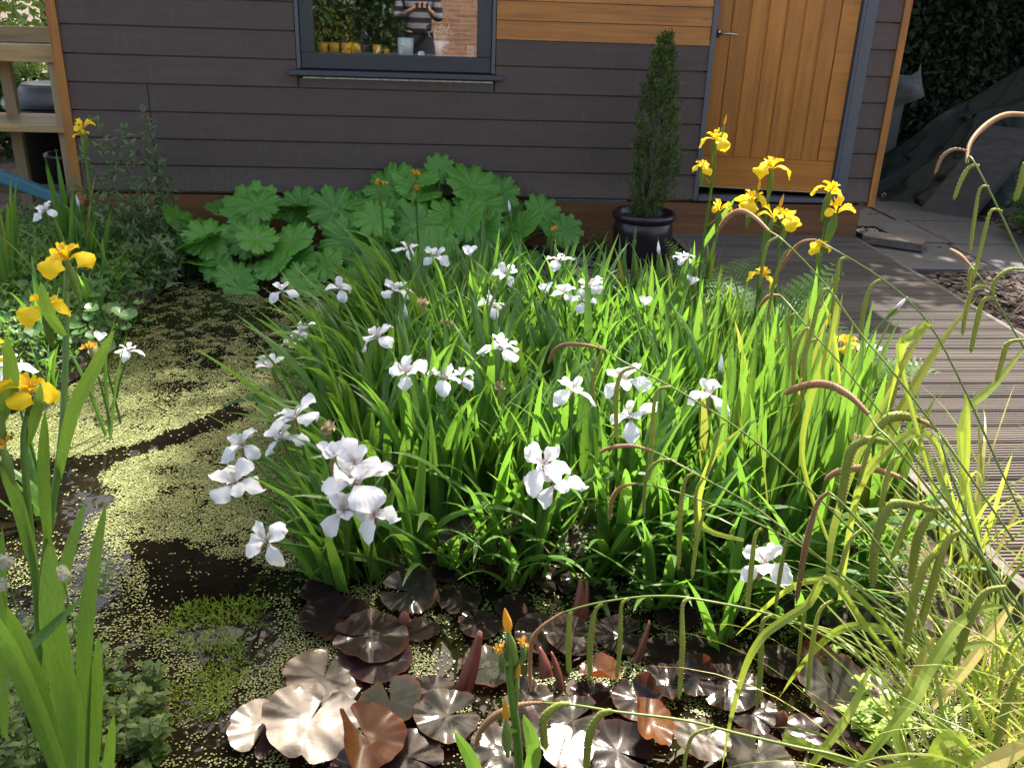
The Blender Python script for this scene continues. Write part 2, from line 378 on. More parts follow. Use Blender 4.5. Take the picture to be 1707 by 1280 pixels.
# ------------------------------------------------------------------ the shed
XL, XR, WZ0 = -1.992, 2.751, .352
WX0, WX1, WB, WT = -.731, .386, 1.02, 2.08       # window hole
DX0, DX1, DB, DT = 1.628, 2.595, .352, 2.44      # door hole
SH = 2.56; SD = 3.0                              # wall height, shed depth
shed = empty('garden_shed', 'garden shed clad in dark plum boards with orange timber trim', 'shed', (0,0,0))
mb = MB()
def course(x0, x1, z0, z1):                      # one lapped board, bottom edge proud of the board below
    if x1-x0 > .03: mb.box(x0, x1, -.016, .012, z0+.008, z1-.001, .007)
z = WZ0; k = 0
while z < SH-.05:
    z1 = min(z+.15, SH)
    segs = [(XL, DX0), (DX1, XR)] if z1 > DB+.01 else [(XL, XR)]
    o = []
    for a, b in segs:
        if z1 > WB+.03 and z < WT-.02 and a < WX0 < b:
            o += [(a, WX0-.004), (WX1+.004, b)]
        else: o.append((a, b))
    for a, b in o:
        if a == XL and z < .93: course(a, -1.567, z, z1); course(-1.562, b, z, z1)
        elif a > WX1 and b < 2 and z > 1.23: pass
        elif abs(z-.952) < .01 and a < WX0 < b:
            course(a, -.722, z, z1); course(WX1+.006, b, z, z1)
            mb.box(-.718, .381, -.019, .012, z+.009, WB-.013, .010)
        else: course(a, b, z, z1)
    z += .15
mb.box(-.722, .379, -.016, .012, .960, WB-.013, .004)
cl = mb.build('cladding', M['board'], shed)
sc_ = MB()                                        # small fixing heads
for k in range(1, 15):
    zz = WZ0+.15*k-.006
    for x in (-1.94, -1.6, -1.53, -.95, -.72, .45, .95, 1.58, 2.64, 2.72):
        if zz < 1.24 or (x < -.7 or x > 2.6): sc_.box(x-.003, x+.003, -.0155, -.0105, zz-.009, zz-.004)
sc_.build('fixing_heads', M['frame'], cl)
mb = MB(); z = 1.245
while z < SH-.02:
    mb.box(WX1+.004, DX0-.002, -.016, .012, z+.003, min(z+.103, SH), .006); z += .103
mb.build('cedar_cladding', M['cedar'], shed)
mb = MB(); mb.box(XL-.055, XL-.002, -.025, .05, WZ0-.08, SH)
mb.build('corner_trim', M['cedar_up'], shed)
mb = MB(); mb.box(XR+.002, XR+.045, -.025, .05, WZ0-.02, SH); mb.build('corner_trim', M['cedar_up'], shed)
mb = MB(); mb.box(XL-.05, .30, -.002, .10, .02, .335); mb.box(.304, 2.72, -.004, .10, .02, .335)
mb.build('plinth', M['plinth'], shed)
mb = MB(); mb.box(.72, 1.22, -.006, .02, .3365, .3445); mb.build('membrane_edge', M['blue'], shed)
mb = MB(); mb.box(-.70, .375, -.022, -.010, WB-.012, WB-.003, .001); mb.build('flashing', M['strip'], shed)
# inner shell: back wall with its own window, side walls, floor, ceiling, roof
mb = MB()
mb.box(XL, XL+.04, .02, SD, .3, SH); mb.box(XR-.04, XR, .02, SD, .3, SH)
mb.box(XL+.041, XR-.041, SD-.04, SD, .3, SH)
mb.box(XL+.042, XR-.042, .05, SD-.042, .30, .34); mb.box(XL+.042, XR-.042, .05, SD-.042, SH-.03, SH-.001)
mb.box(XL+.043, WX0-.01, .016, .045, .345, SH-.035); mb.box(WX1+.01, DX0-.01, .016, .045, .345, SH-.035)
mb.box(WX0-.009, WX1+.009, .016, .045, .345, WB-.01); mb.box(WX0-.009, WX1+.009, .016, .045, WT+.01, SH-.035)
mb.box(DX1+.01, XR-.043, .016, .045, .345, SH-.035); mb.box(DX0-.009, DX1+.009, .016, .045, DT+.01, SH-.035)
mb.build('inner_walls', M['interior'], shed)
mb = MB(); mb.box(XL-.12, XR+.12, -.13, SD+.12, SH+.001, SH+.07); bevel(mb.build('roof', M['roof'], shed), .01)
mb = MB(); mb.box(XL-.12, XR+.12, -.155, -.132, SH-.05, SH+.08); mb.build('fascia', M['cedar'], shed)
# window
wf = MB()
def frame(mb, x0, x1, z0, z1, t, y0, y1):
    mb.box(x0, x1, y0, y1, z0, z0+t[2]); mb.box(x0, x1, y0, y1, z1-t[3], z1)
    mb.box(x0, x0+t[0], y0, y1, z0+t[2], z1-t[3]); mb.box(x1-t[1], x1, y0, y1, z0+t[2], z1-t[3])
win = MB(); frame(win, WX0+.022, WX1-.022, WB+.04, WT-.02, (.075,.082,.085,.08), -.004, .05)
window = win.build('window', M['frame'], shed); bevel(window, .004)
mb = MB()
mb.box(WX0, WX0+.021, -.018, .05, WB+.038, WT); mb.box(WX1-.021, WX1, -.018, .05, WB+.038, WT); mb.box(WX0+.022, WX1-.022, -.018, .05, WT-.019, WT)
bevel(mb.build('window_surround', M['framelight'], window), .003)
mb = MB(); mb.box(WX0-.045, WX1+.042, -.055, .04, WB+.004, WB+.034, .004); bevel(mb.build('sill', M['frame'], window), .005)
def glassmat(name, refl, tint=(.92,.95,.93)):
    mt, nt, N, L = mat(name); t = N.new('ShaderNodeBsdfTransparent'); t.inputs[0].default_value = (*tint, 1)
    g = N.new('ShaderNodeBsdfGlossy'); g.inputs['Roughness'].default_value = .0; g.inputs['Color'].default_value = (1,1,1,1)
    n = noise(N, L, 1.6, detail=1); b = N.new('ShaderNodeBump'); b.inputs['Strength'].default_value = .012; b.inputs['Distance'].default_value = .05
    L.new(n.outputs['Fac'], b.inputs['Height']); L.new(b.outputs['Normal'], g.inputs['Normal'])
    x = N.new('ShaderNodeMixShader'); x.inputs[0].default_value = refl
    L.new(t.outputs[0], x.inputs[1]); L.new(g.outputs[0], x.inputs[2]); out(N, L, x.outputs[0]); return mt
GX0, GX1, GB, GT = WX0+.097, WX1-.104, WB+.125, WT-.10
mb = MB(); mb.add([(GX0,.018,GB),(GX1,.018,GB),(GX1,.018,GT),(GX0,.018,GT)], [(0,1,2,3)])
mb.build('glass', glassmat('window_glass', .22), window)
mb = MB(); mb.box(GX0-.05, GX1+.05, .056, .26, GB-.032, GB-.006); mb.build('inner_sill', solid('white_board', (.6,.58,.55), None, .5), window)
# door, standing slightly ajar (hinged on its right)
mb = MB()
mb.box(DX0, DX0+.030, -.022, .06, DB, DT); mb.box(DX1-.088, DX1, -.022, .03, DB, DT); mb.box(DX0+.03, DX1-.088, -.022, .06, DT-.07, DT)
mb.box(DX0+.03, DX1-.088, -.030, .06, DB, DB+.024)
mb.box(DX1-.070, DX1-.060, -.026, -.021, DB+.002, DT)
bevel(mb.build('door_frame', M['framelight'], shed), .004)
door = bpy.data.objects.new('door', None); COL.objects.link(door); door.parent = shed
door.location = (DX1-.092, .012, 0); door.rotation_euler = (0, 0, R(-11)); DWD = .842
mb = MB(); n = 7; st = .10; x = -DWD+.012
pw = (DWD-st-.012)/n
for i in range(n):
    a = x+i*pw+.0025; b = x+(i+1)*pw-.0025
    mb.add([(a,.006,.60),(a+.006,0,.60),(b-.006,0,.60),(b,.006,.60),(a,.006,2.34),(a+.006,0,2.34),(b-.006,0,2.34),(b,.006,2.34)],
           [(0,1,5,4),(1,2,6,5),(2,3,7,6)])
mb.box(-DWD, 0, .007, .044, .412, 2.37)
mb.box(-DWD, -DWD+.011, -.004, .0065, .60, 2.34)
M['door'] = wood('oak_door', (.45,.165,.022), (.52,.205,.032), (.30,.09,.014), (30,30,1.6), .42, False, .12, .12)
mb.build('planks', M['door'], door)
mb = MB(); mb.box(-st, 0, -.004, .0065, .603, 2.34); mb.box(-DWD, 0, -.004, .0065, .412, .597)
mb.box(-DWD, 0, -.004, .0065, 2.3425, 2.37)
M['rail'] = wood('oak_rail', (.45,.165,.022), (.52,.205,.032), (.31,.095,.014), (2,30,30), .42, False, .1, .12)
mb.build('rails', M['rail'], door)
mb = MB(); mb.box(-DWD, 0, -.012, .0, .405, .4115); mb.build('threshold_strip', M['metal'], door)
mb = MB(); hx = -DWD+.05
mb.tube([(hx,-.004,1.31),(hx,-.045,1.31),(hx+.02,-.055,1.312),(hx+.06,-.056,1.314),(hx+.115,-.052,1.309)], [.006,.006,.006,.006,.005], 8)
mb.box(hx-.010, hx+.010, -.008, -.0045, 1.29, 1.33)
mb.build('handle', M['metal'], door, True)

# ------------------------------------------------------------------ things on the window ledge (seen through the glass)
LZ = GB-.006
M['yellowpot'] = solid('yellow_pot', (.80,.36,.02), (.72,.30,.015), .35, 20, None, .03)
M['whitepot'] = solid('white_ceramic', (.78,.80,.80), (.72,.74,.75), .25, 20, None, .02)
def small_leaf(mb, p, d, ln, wd, up=Vector((0,0,1)), fold=.15):
    d = Vector(d).normalized(); s = d.cross(up)
    if s.length < .05: s = d.cross(Vector((0,1,0)))
    s.normalize(); n = s.cross(d)
    p = Vector(p); a = p+d*ln*.45
    mb.add([p, a+s*wd*.5+n*wd*fold, p+d*ln-n*ln*.08, a-s*wd*.5+n*wd*fold], [(0,1,2),(0,2,3)])
def rdir(r=RND):
    z = r.uniform(-1,1); a = r.uniform(0,2*PI); q = math.sqrt(1-z*z); return Vector((q*math.cos(a), q*math.sin(a), z))
GLEAF = leafmat('mid_green_leaf', (.04,.10,.02), (.08,.16,.03), (.15,.3,.04), .35)
YLEAF = leafmat('yellow_flower', (.72,.40,.01), (.80,.5,.03), (.6,.35,.01), .3)
PURP = leafmat('purple_flower', (.28,.05,.42), (.38,.10,.5), (.3,.05,.45), .3)
DARKL = leafmat('dark_green_leaf', (.018,.045,.015), (.035,.075,.02), (.06,.14,.02), .3)
def ledge_pot(x, label, r=.033, h=.055, plant=None, mt='yellowpot'):
    t = empty('flower_pot', label, 'flower pot', (x, .15, LZ), 'pots on the inside window ledge')
    mb = MB(); mb.lathe([(0,.001),(r*.8,.001),(r,h),(r*.9,h),(r*.86,h-.006),(0,h-.007)], n=20); mb.build('pot', M[mt], t, True)
    if plant:
        lf, hgt = plant; mb = MB(); fl = MB()
        for i in range(40):
            a = RND.uniform(0,2*PI); q = RND.uniform(.2,1)
            p = Vector((r*1.4*q*math.cos(a), r*1.0*q*math.sin(a), h+hgt*RND.uniform(.1,1)))
            small_leaf(mb if RND.random() < .6 else fl, p, rdir()+Vector((0,0,.6)), .03, .016)
        mb.build('leaves', GLEAF, t); fl.build('flowers', lf, t)
ledge_pot(-.60, 'yellow pot at the left end of the window ledge, with low yellow flowers', plant=(YLEAF,.10))
ledge_pot(-.535, 'yellow pot second along the window ledge, under tall yellow blooms', plant=(YLEAF,.17))
ledge_pot(-.465, 'yellow pot third along the ledge, with orange yellow leaves', plant=(YLEAF,.12))
ledge_pot(-.41, 'yellow pot beside the purple flowers on the window ledge', plant=(YLEAF,.05))
ledge_pot(-.29, 'plain yellow pot standing alone left of the white tub', r=.029, h=.05)
ledge_pot(-.235, 'tiny orange pot beside the white tub on the ledge', r=.018, h=.028)
t = empty('purple_posy', 'posy of purple flowers on the window ledge among yellow pots', 'flowers', (-.365,.12,LZ))
mb = MB(); st_ = MB()
for i in range(70):
    p = Vector((RND.gauss(0,.016), RND.gauss(0,.012), RND.uniform(.01,.12))); small_leaf(mb, p, rdir(), .018, .011)
for i in range(6): st_.tube([(0,0,0),(RND.gauss(0,.01),RND.gauss(0,.01),.10)], .0015, 4)
mb.build('petals', PURP, t); st_.build('stems', M['stem'], t)
t = empty('white_tub', 'white round tub on the window ledge with a small square label', 'tub', (-.125,.12,LZ))
mb = MB(); mb.lathe([(0,.001),(.043,.001),(.047,.092),(.044,.092),(.041,.01),(0,.009)], n=28); mb.build('body', M['whitepot'], t, True)
mb = MB()
for a, b in (((-.055,.05),(-.015,.05)),((-.015,.05),(-.015,.008))):
    pass
prof = []
for a0, a1, z0, z1 in ((-2.25,-1.75,.050,.0525),(-1.775,-1.75,.006,.050)):
    for i in range(6):
        f0 = a0+(a1-a0)*i/6; f1 = a0+(a1-a0)*(i+1)/6; rr = lambda zz: .0434+.004*zz/.092
        mb.add([(rr(z0)*math.cos(f0), rr(z0)*math.sin(f0), z0),(rr(z0)*math.cos(f1), rr(z0)*math.sin(f1), z0),(rr(z1)*math.cos(f1), rr(z1)*math.sin(f1), z1),(rr(z1)*math.cos(f0), rr(z1)*math.sin(f0), z1)], [(0,1,2,3)])
mb.build('label_outline', M['black'], t)
t = empty('white_cap', 'small white domed cap lying right of the white tub on the ledge', 'cap', (-.035,.10,LZ))  # a small white cap
mb = MB(); mb.lathe([(.020,.0),(.021,.012),(.017,.022),(.008,.026),(0,.027)], n=20); mb.build('dome', M['whitepot'], t, True)
t = empty('white_bowl_plant', 'white jagged edged vase of pale flowers on the ledge', 'vase', (.085,.19,LZ))
mb = MB(); mb.lathe([(0,.001),(.03,.001),(.052,.08),(.049,.08),(.03,.008),(0,.007)], n=24); mb.build('vase', M['whitepot'], t, True)
mb = MB()
for i in range(70): small_leaf(mb, (RND.gauss(0,.03), RND.gauss(0,.02), .08+RND.uniform(0,.07)), rdir()+Vector((0,0,1)), .035, .014)
mb.build('petals', leafmat('pale_petal', (.7,.72,.68), (.8,.8,.76), (.5,.5,.45), .3), t)
t = empty('ledge_fern', 'dark leafy plant with a purple tinge right of the pale vase', 'plant', (.17,.13,LZ))
mb = MB(); fl = MB()
for i in range(90):
    a = RND.uniform(0,PI*2); q = RND.uniform(.1,1); p = Vector((.085*q*math.cos(a), .04*q*math.sin(a), .01+.075*RND.random()*(1.2-q)))
    small_leaf(fl if RND.random() < .15 else mb, p, Vector((math.cos(a), math.sin(a)*.5, RND.uniform(-.2,.8))), .035, .014)
mb.build('leaves', DARKL, t); fl.build('flowers', PURP, t)
t = empty('clear_jar', 'pale grey plastic jar at the right end of the window ledge', 'jar', (.25,.12,LZ))
mb = MB(); mb.lathe([(0,.001),(.026,.001),(.030,.062),(.028,.062),(.024,.008),(0,.007)], n=4); mb.build('jar_body', solid('pale_plastic', (.42,.46,.47), None, .3), t); t.rotation_euler = (0,0,PI/4)

# ------------------------------------------------------------------ glazed pot and the conifer in it
PP = at_z(1065, 447, .05); PP = Vector((1.235, -.42, .045))
gp_ = empty('glazed_pot', 'large dark blue and brown glazed pot holding the small conifer', 'plant pot', PP)
mb = MB(); mb.lathe([(0,.002),(.135,.002),(.155,.03),(.168,.12),(.172,.22),(.163,.27),(.160,.275),(.176,.283),(.183,.298),(.183,.315),(.172,.325),(.160,.318),(.155,.28),(.150,.262)], n=48)
mb.build('pot', M['glaze'], gp_, True)
mb = MB(); mb.lathe([(.154,.272),(.10,.280),(.04,.285),(0,.286)], n=32); mb.build('soil', M['soil'], gp_, True)
con = empty('conifer', 'small dark green flame shaped conifer growing in the glazed pot', 'tree', PP+Vector((0,0,.284)))
CH = .985
mb = MB(); mb.tube([(0,0,0),(.01,0,.1),(.0,.005,.4),(.015,0,.9)], [.014,.012,.008,.003], 8)
for i in range(14):
    a = RND.uniform(0,2*PI); zz = RND.uniform(.02,.3); mb.tube([(0,0,zz*.6),(.05*math.cos(a),.05*math.sin(a),zz+.08),(.08*math.cos(a),.08*math.sin(a),zz+.22)], [.005,.004,.002], 5)
mb.build('trunk', M['bark'], con, True)
def cprof(t):
    pts = [(0,.035),(.06,.075),(.2,.125),(.34,.140),(.45,.125),(.6,.100),(.75,.074),(.88,.048),(.96,.022),(1,.004)]
    for (a,b),(c,d) in zip(pts, pts[1:]):
        if t <= c: return b+(d-b)*(t-a)/(c-a)
    return .004
mb = MB()
for i in range(560):                                                 # sprays of scale leaves
    t = RND.random()**.9; a = RND.uniform(0,2*PI)
    lump = 1+.20*math.sin(3*a+9*t)+.16*math.sin(7*a-31*t)
    q = RND.uniform(.35,1)**.5*cprof(t)*lump*.86; lean = .05*t+.02*math.sin(t*5)
    p0 = Vector((q*math.cos(a)+lean, q*math.sin(a), t*CH-.02))
    ax = (Vector((math.cos(a)*.5, math.sin(a)*.5, 1.1))+rdir()*.35).normalized(); L0 = RND.uniform(.05,.10)*(1 if t < .85 else .7)
    for k in range(24):
        f = k/24; p = p0+ax*L0*f+rdir()*.008
        small_leaf(mb, p, ax*.9+rdir()*.8, RND.uniform(.013,.028)*(1.15-.5*f), RND.uniform(.005,.010), up=rdir())
mb.build('crown', leafmat('conifer_spray', (.035,.075,.018), (.125,.160,.038), (.10,.18,.03), .25, .6), con)

# ------------------------------------------------------------------ potting bench left of the shed
bench = empty('potting_bench', 'pale timber staging with a deep top box and a lower shelf', 'potting bench', (-2.5,.6,0))
BX = -2.5
def part_box(name, x0,x1,y0,y1,z0,z1, mt, par):
    mb = MB(); mb.box(x0,x1,y0,y1,z0,z1); o = mb.build(name, mt, par); bevel(o, .003)
    o.location = (-par.location.x, -par.location.y, -par.location.z); return o
yb = .14
zf0, zf1, zb = at_y(50,104,yb).z, at_y(50,74,yb).z, at_y(50,45,yb+.52).z
part_box('front_board', -3.4,-2.075, yb, yb+.03, zf0, zf1, M['pale'], bench)
part_box('back_board', -3.4,-2.075, yb+.52, yb+.55, zf0, zb, M['pale'], bench)
part_box('tray_base', -3.4,-2.08, yb+.031, yb+.519, zf0+.01, zf0+.03, M['pale'], bench)
part_box('tray_soil', -3.38,-2.10, yb+.04, yb+.51, zf0+.031, zf1-.02, M['soil'], bench)
part_box('shelf', -3.4,-2.078, yb-.03, yb+.50, at_y(50,221,yb-.03).z, at_y(50,221,yb-.03).z+.04, M['pale'], bench)
for x, yy in ((-2.155, yb+.032),(-2.155, yb+.44),(-2.60, yb+.44),(-3.35, yb+.032),(-3.35, yb+.44)):
    part_box('leg', x, x+.07, yy, yy+.045, .03, zf0-.001 if yy > .5 else zf0+.009, M['pale_up'], bench)
part_box('cross_rail', -3.4,-2.08, yb+.08, yb+.12, .28,.33, M['weath'], bench)
def bucket(name, label, p, r, h, mt, rim=True):
    t = empty(name, label, 'bucket', p); mb = MB()
    mb.lathe([(0,.002),(r*.78,.002),(r,h),(r*1.06,h),(r*1.06,h+.02),(r*.96,h+.02),(r*.93,h-.02),(r*.75,.02),(0,.02)], n=32); mb.build('body', mt, t, True); return t
bucket('black_bucket', 'tall black plastic bucket under the potting bench shelf', (-2.20,.42,.05), .14, .42, M['black'])
t = bucket('compost_bin', 'shiny black compost bin with domed lid behind the bench', (-2.62,1.45,.03), .32, .60, M['black'])
mb = MB(); mb.lathe([(.35,.63),(.34,.67),(.24,.70),(.22,.75),(.20,.77),(.12,.75),(0,.745)], n=36); mb.build('lid', M['black'], t, True)
t = empty('blue_pipe', 'faded blue plastic trough leaning under the potting bench', 'trough', (-2.32,.1,.27))
mb = MB(); mb.obox((-.06,-.03,.10), Vector((.26,-.02,-.10)), (0,.03,0), (.012,0,.032)); bevel(mb.build('panel', M['blue'], t), .01)

# ------------------------------------------------------------------ tarpaulin heap, boards and bin right of the shed
def tarp():
    t = empty('tarpaulin_heap', 'crumpled dark green tarpaulin draped over a heap beside the shed', 'tarpaulin', (4.75,1.75,.08))
    mb = MB(); n, k = 110, 40; vs = []
    tri = lambda x: 2*abs(2*(x/(2*PI)-math.floor(x/(2*PI)+.5)))-1
    for j in range(k):
        q = j/(k-1)
        for i in range(n):
            a = 2*PI*i/n
            fold = .11*tri(5*a+.6+.5*math.sin(2*q+a))+.06*tri(9*a+1.5*q)+.025*tri(21*a-4*q)
            rad = q*(.98+.22*math.sin(2*a+.5)+.10*math.sin(5*a+1))*(1+fold*min(1, q*1.4)*1.5)
            h = 1.04*(1-q)**(.85+.35*math.sin(2*a+1))+.13*math.exp(-((q-.45)/.10)**2)*max(0, math.cos(a-3.9))+fold*.5*q*(1.05-q)
            cr = .045*(vnoise(np.array([13*q*math.cos(a)+20]), np.array([13*q*math.sin(a)+20]), 3)[0]-.5)*4*min(1, q*4)
            vs.append((rad*1.2*math.cos(a)+cr, rad*.9*math.sin(a), max(.004, h+cr*(1-q))))
    mb.add(vs, [(j*n+i, j*n+(i+1)%n, (j+1)*n+(i+1)%n, (j+1)*n+i) for j in range(k-1) for i in range(n)])
    o = mb.build('sheet', M['tarp'], t, False)
    for a in (3.55, 4.15, 4.75, 5.3):
        i = int(a/(2*PI)*n); v = Vector(vs[(k-4)*n+i]); d = Vector((math.cos(a), math.sin(a), .2)).normalized()
        s = d.cross(Vector((0,0,1))).normalized(); u = s.cross(d); c = v+d*.012
        pts = [c+(s*math.cos(b)+u*math.sin(b))*.016 for b in [x*PI/6 for x in range(13)]]
        mb = MB(); mb.tube(pts, .0045, 5); mb.build('eyelet', M['metal'], o)
tarp()
t = empty('plastic_sheet', 'torn grey plastic sheet poking out from behind the tarpaulin heap', 'plastic sheet', (3.62,1.7,.55))
mb = MB(); n = 9; vs = []
for j in range(n):
    for i in range(n):
        u_, v_ = i/(n-1), j/(n-1); vs.append((-.3+.55*u_, .1*math.sin(5*u_+2*v_)+.04*math.sin(13*u_), .05+.30*v_*(1-.2*u_)+.24*u_+.03*math.sin(9*u_+4*v_)))
mb.add(vs, [(j*n+i, j*n+i+1, (j+1)*n+i+1, (j+1)*n+i) for j in range(n-1) for i in range(n-1)])
mb.build('sheet', solid('grey_plastic_sheet', (.03,.036,.04), (.11,.115,.12), .6, 3, (1,1,5), .3), t, True)
t = empty('grey_crate', 'grey plastic crate standing behind the torn plastic sheet', 'crate', (3.62,2.05,.1))
mb = MB(); mb.box(-.3,.22,-.2,.2,0,.80); mb.box(-.33,.25,-.23,.23,.801,.86); bevel(mb.build('body', solid('grey_plastic', (.06,.07,.07), None, .5), t), .015)
t = empty('leaning_board', 'dark weathered timber board leaning on the tarpaulin heap', 'board', (3.95,1.0,.08))
mb = MB(); mb.obox((.10,-.05,.30), Vector((.27,.12,.30)), Vector((.13,-.12,.0)), Vector((-.02,-.02,.025))); bevel(mb.build('plank', solid('dark_board', (.022,.018,.019), (.050,.042,.042), .8, 8, (1,1,4), .5), t), .006)
t = empty('steel_dish', 'dark timber wedge lying at the end of the shed plinth', 'timber', (2.86,-.10,.1))
mb = MB(); mb.obox((.07,.0,.035), Vector((.15,-.10,0)), Vector((.05,.07,0)), (0,0,.025)); bevel(mb.build('block', M['weath'], t), .005)
t.name = 'timber_offcut'
t = empty('gravel_tray', 'black plastic tray of pale grey gravel at the end of the shed plinth', 'tray', (2.85,.10,.106))
mb = MB()
for b_ in ((-.10,.10,-.11,-.10,0,.05),(-.10,.10,.10,.11,0,.05),(-.10,-.09,-.099,.099,0,.05),(.09,.10,-.099,.099,0,.05),(-.089,.089,-.099,.099,0,.008)): mb.box(*b_)
mb.build('tray', M['black'], t); mb = MB()
for i in range(170):
    s = RND.uniform(.006,.012); c = Vector((RND.uniform(-.08,.08), RND.uniform(-.09,.09), .012+RND.uniform(0,.028))); a = RND.uniform(0,3)
    mb.obox(c, Vector((math.cos(a),math.sin(a),.3))*s, Vector((-math.sin(a),math.cos(a),.2))*s*.7, Vector((0,-.3,1))*s*.6)
mb.build('gravel', solid('pale_gravel', (.20,.20,.21), (.38,.38,.38), .8, 50, None, .3, island=.5), t)
wl = empty('stone_wall', 'dark dry stone wall under the trees behind the tarpaulin', 'wall', (6,3.6,0))
mb = MB()
for row in range(14):
    x = -3.1+RND.uniform(0,.2)
    while x < 4:
        wd = RND.uniform(.12,.42); dz = RND.uniform(-.015,.015)
        mb.box(x, x+wd-.02, -.18+RND.uniform(-.03,.03), .2, row*.125+dz, row*.125+.112+dz); x += wd
bevel(mb.build('stones', M['stone'], wl), .02)
mb = MB(); mb.box(-3.1,4.4,.0,.19,0,1.75); mb.build('wall_core', M['soil'], wl)

# ------------------------------------------------------------------ trees, hedges and the garden behind the camera
def crown_mb(center, rad, n, size, lumps=9, seed=1, squash=.8):
    r = random.Random(seed); mb = MB(); cs = []
    for i in range(lumps):
        d = rdir(r); d.z *= squash; cs.append((Vector(center)+Vector((d.x*rad[0], d.y*rad[1], d.z*rad[2]))*r.uniform(.35,.8), r.uniform(.32,.6)))
    for i in range(n):
        c, q = r.choice(cs); d = rdir(r); rr = r.random()**.4*q
        p = c+Vector((d.x*rad[0]*rr, d.y*rad[1]*rr, d.z*rad[2]*rr))
        s = size*r.uniform(.6,1.3)
        small_leaf(mb, p, rdir(r)+Vector((0,0,-.4)), s, s*.6, up=rdir(r))
    return mb, cs
def tree(label, base, center, rad, n, size, lmat, seed, trunk=.12, group=None, name='tree', cat='tree', lumps=9):
    t = empty(name, label, cat, base, group); b = Vector(base); c = Vector(center)-b
    mb, cs = crown_mb(c, rad, n, size, lumps, seed); mb.build('crown', lmat, t)
    mb = MB(); mb.tube([(0,0,-.1), c*.35+Vector((.1,.05,0))*trunk*4, c*.75, c], [trunk*1.15, trunk*.85, trunk*.6, trunk*.3], 9)
    for q, _ in cs[:7]: mb.tube([c*.55, (c*.55+q)*.5+Vector((0,0,.1)), q], [trunk*.45, trunk*.3, trunk*.08], 6)
    mb.build('trunk', M['bark'], t, True); return t
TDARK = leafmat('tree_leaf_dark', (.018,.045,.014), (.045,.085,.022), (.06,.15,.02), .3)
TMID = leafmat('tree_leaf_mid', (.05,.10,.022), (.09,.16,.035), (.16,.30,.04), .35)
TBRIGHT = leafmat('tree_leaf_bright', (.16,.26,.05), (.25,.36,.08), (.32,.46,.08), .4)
tree('dark leafy tree overhanging the stone wall behind the tarpaulin', (5.6,4.6,0), (5.7,4.2,3.2), (2.4,1.5,1.6), 10000, .23, TDARK, 3, .16, 'dark trees right of the shed')
tree('dark spreading tree further right, over the leaning board', (7.8,3.0,0), (7.6,2.6,2.9), (2.0,1.6,1.6), 7000, .16, TDARK, 4, .14, 'dark trees right of the shed')
tree('dark bushy tree against the back corner of the shed', (4.3,5.2,0), (4.3,4.8,2.4), (1.5,1.0,1.7), 7000, .14, leafmat('tree_leaf_shade', (.012,.03,.010), (.03,.055,.016), (.04,.09,.015), .2), 5, .10, 'dark trees right of the shed')  # darker leaf copy, canopy shade put into its colour
tree('dark leaning tree added to shade the paving beside the shed', (6.3,2.9,0), (5.0,3.0,3.9), (1.7,1.5,.8), 14000, .2, TDARK, 15, .10, 'dark trees right of the shed')  # added to shade the slabs and the tarpaulin heap
tree('thin tree added at the right corner of the shed to shade the deck', (4.1,4.0,0), (3.75,1.9,3.95), (.95,.8,.55), 1900, .11, TDARK, 17, .05, 'dark trees right of the shed')  # added to throw dappled shade on the upper deck
TSHADE = leafmat('deep_shade_ivy', (.010,.022,.008), (.022,.040,.012), (.02,.05,.01), .15, .6)  # deep shade put into the leaf colour of the added ivy
tree('dark ivy added to darken the face of the stone wall', (4.9,3.3,.4), (4.9,3.28,.95), (2.0,.22,.9), 8000, .075, TSHADE, 26, .02, name='ivy', cat='ivy', lumps=16)  # ivy added to darken the wall face
tree('dark ivy mound added over the stone wall to darken it', (5.2,3.25,1.2), (5.2,3.25,1.6), (1.9,.3,.7), 6000, .09, TSHADE, 16, .02, name='ivy', cat='ivy')  # second ivy added to darken the wall
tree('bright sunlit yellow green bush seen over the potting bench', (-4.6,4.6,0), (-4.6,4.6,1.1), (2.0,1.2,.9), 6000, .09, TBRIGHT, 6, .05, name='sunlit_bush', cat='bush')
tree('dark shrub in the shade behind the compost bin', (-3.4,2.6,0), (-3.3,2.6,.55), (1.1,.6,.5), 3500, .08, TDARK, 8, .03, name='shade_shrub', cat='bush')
tree('tall broad tree behind the shed roof', (-2.6,6.8,0), (-2.4,6.4,4.6), (2.8,1.7,1.9), 7000, .2, TMID, 9, .18, 'trees behind the shed')
tree('copper dark branch tree overhanging the potting bench', (-3.9,2.0,0), (-3.2,2.0,2.25), (1.0,.7,.6), 1100, .075, TDARK, 10, .035, name='small_tree')
# behind the camera, seen mirrored in the window
tree('big green garden tree behind the pond, mirrored in the window', (-2.0,-9.4,0), (-1.75,-9.4,1.9), (1.75,1.1,1.9), 8000, .13, TDARK, 12, .1, 'garden trees mirrored in the window')
tree('dense bush right of the brickwork, mirrored in the window', (2.1,-9.6,0), (2.1,-9.6,1.6), (1.0,.9,1.5), 5000, .12, TDARK, 13, .07, 'garden trees mirrored in the window')
tree('wide dark hedge tree beside the brickwork, mirrored in the window', (-.75,-9.9,0), (-.7,-9.9,1.7), (1.1,.7,1.7), 6000, .12, TDARK, 18, .08, 'garden trees mirrored in the window')
tree('unseen dark evergreen left of the pond, added to darken its reflections', (-7.2,6.6,0), (-7.2,6.5,5.2), (2.7,1.5,3.2), 6000, .25, TDARK, 19, .2, 'trees behind the shed')  # unseen tree added to darken the reflection in the left water
tree('unseen broad dark tree added right of the tarpaulin to block sky light', (7.4,.8,0), (6.5,1.0,4.3), (2.0,2.2,1.0), 9000, .17, TDARK, 20, .18, 'dark trees right of the shed')  # unseen canopy added to keep sky light off the tarpaulin corner
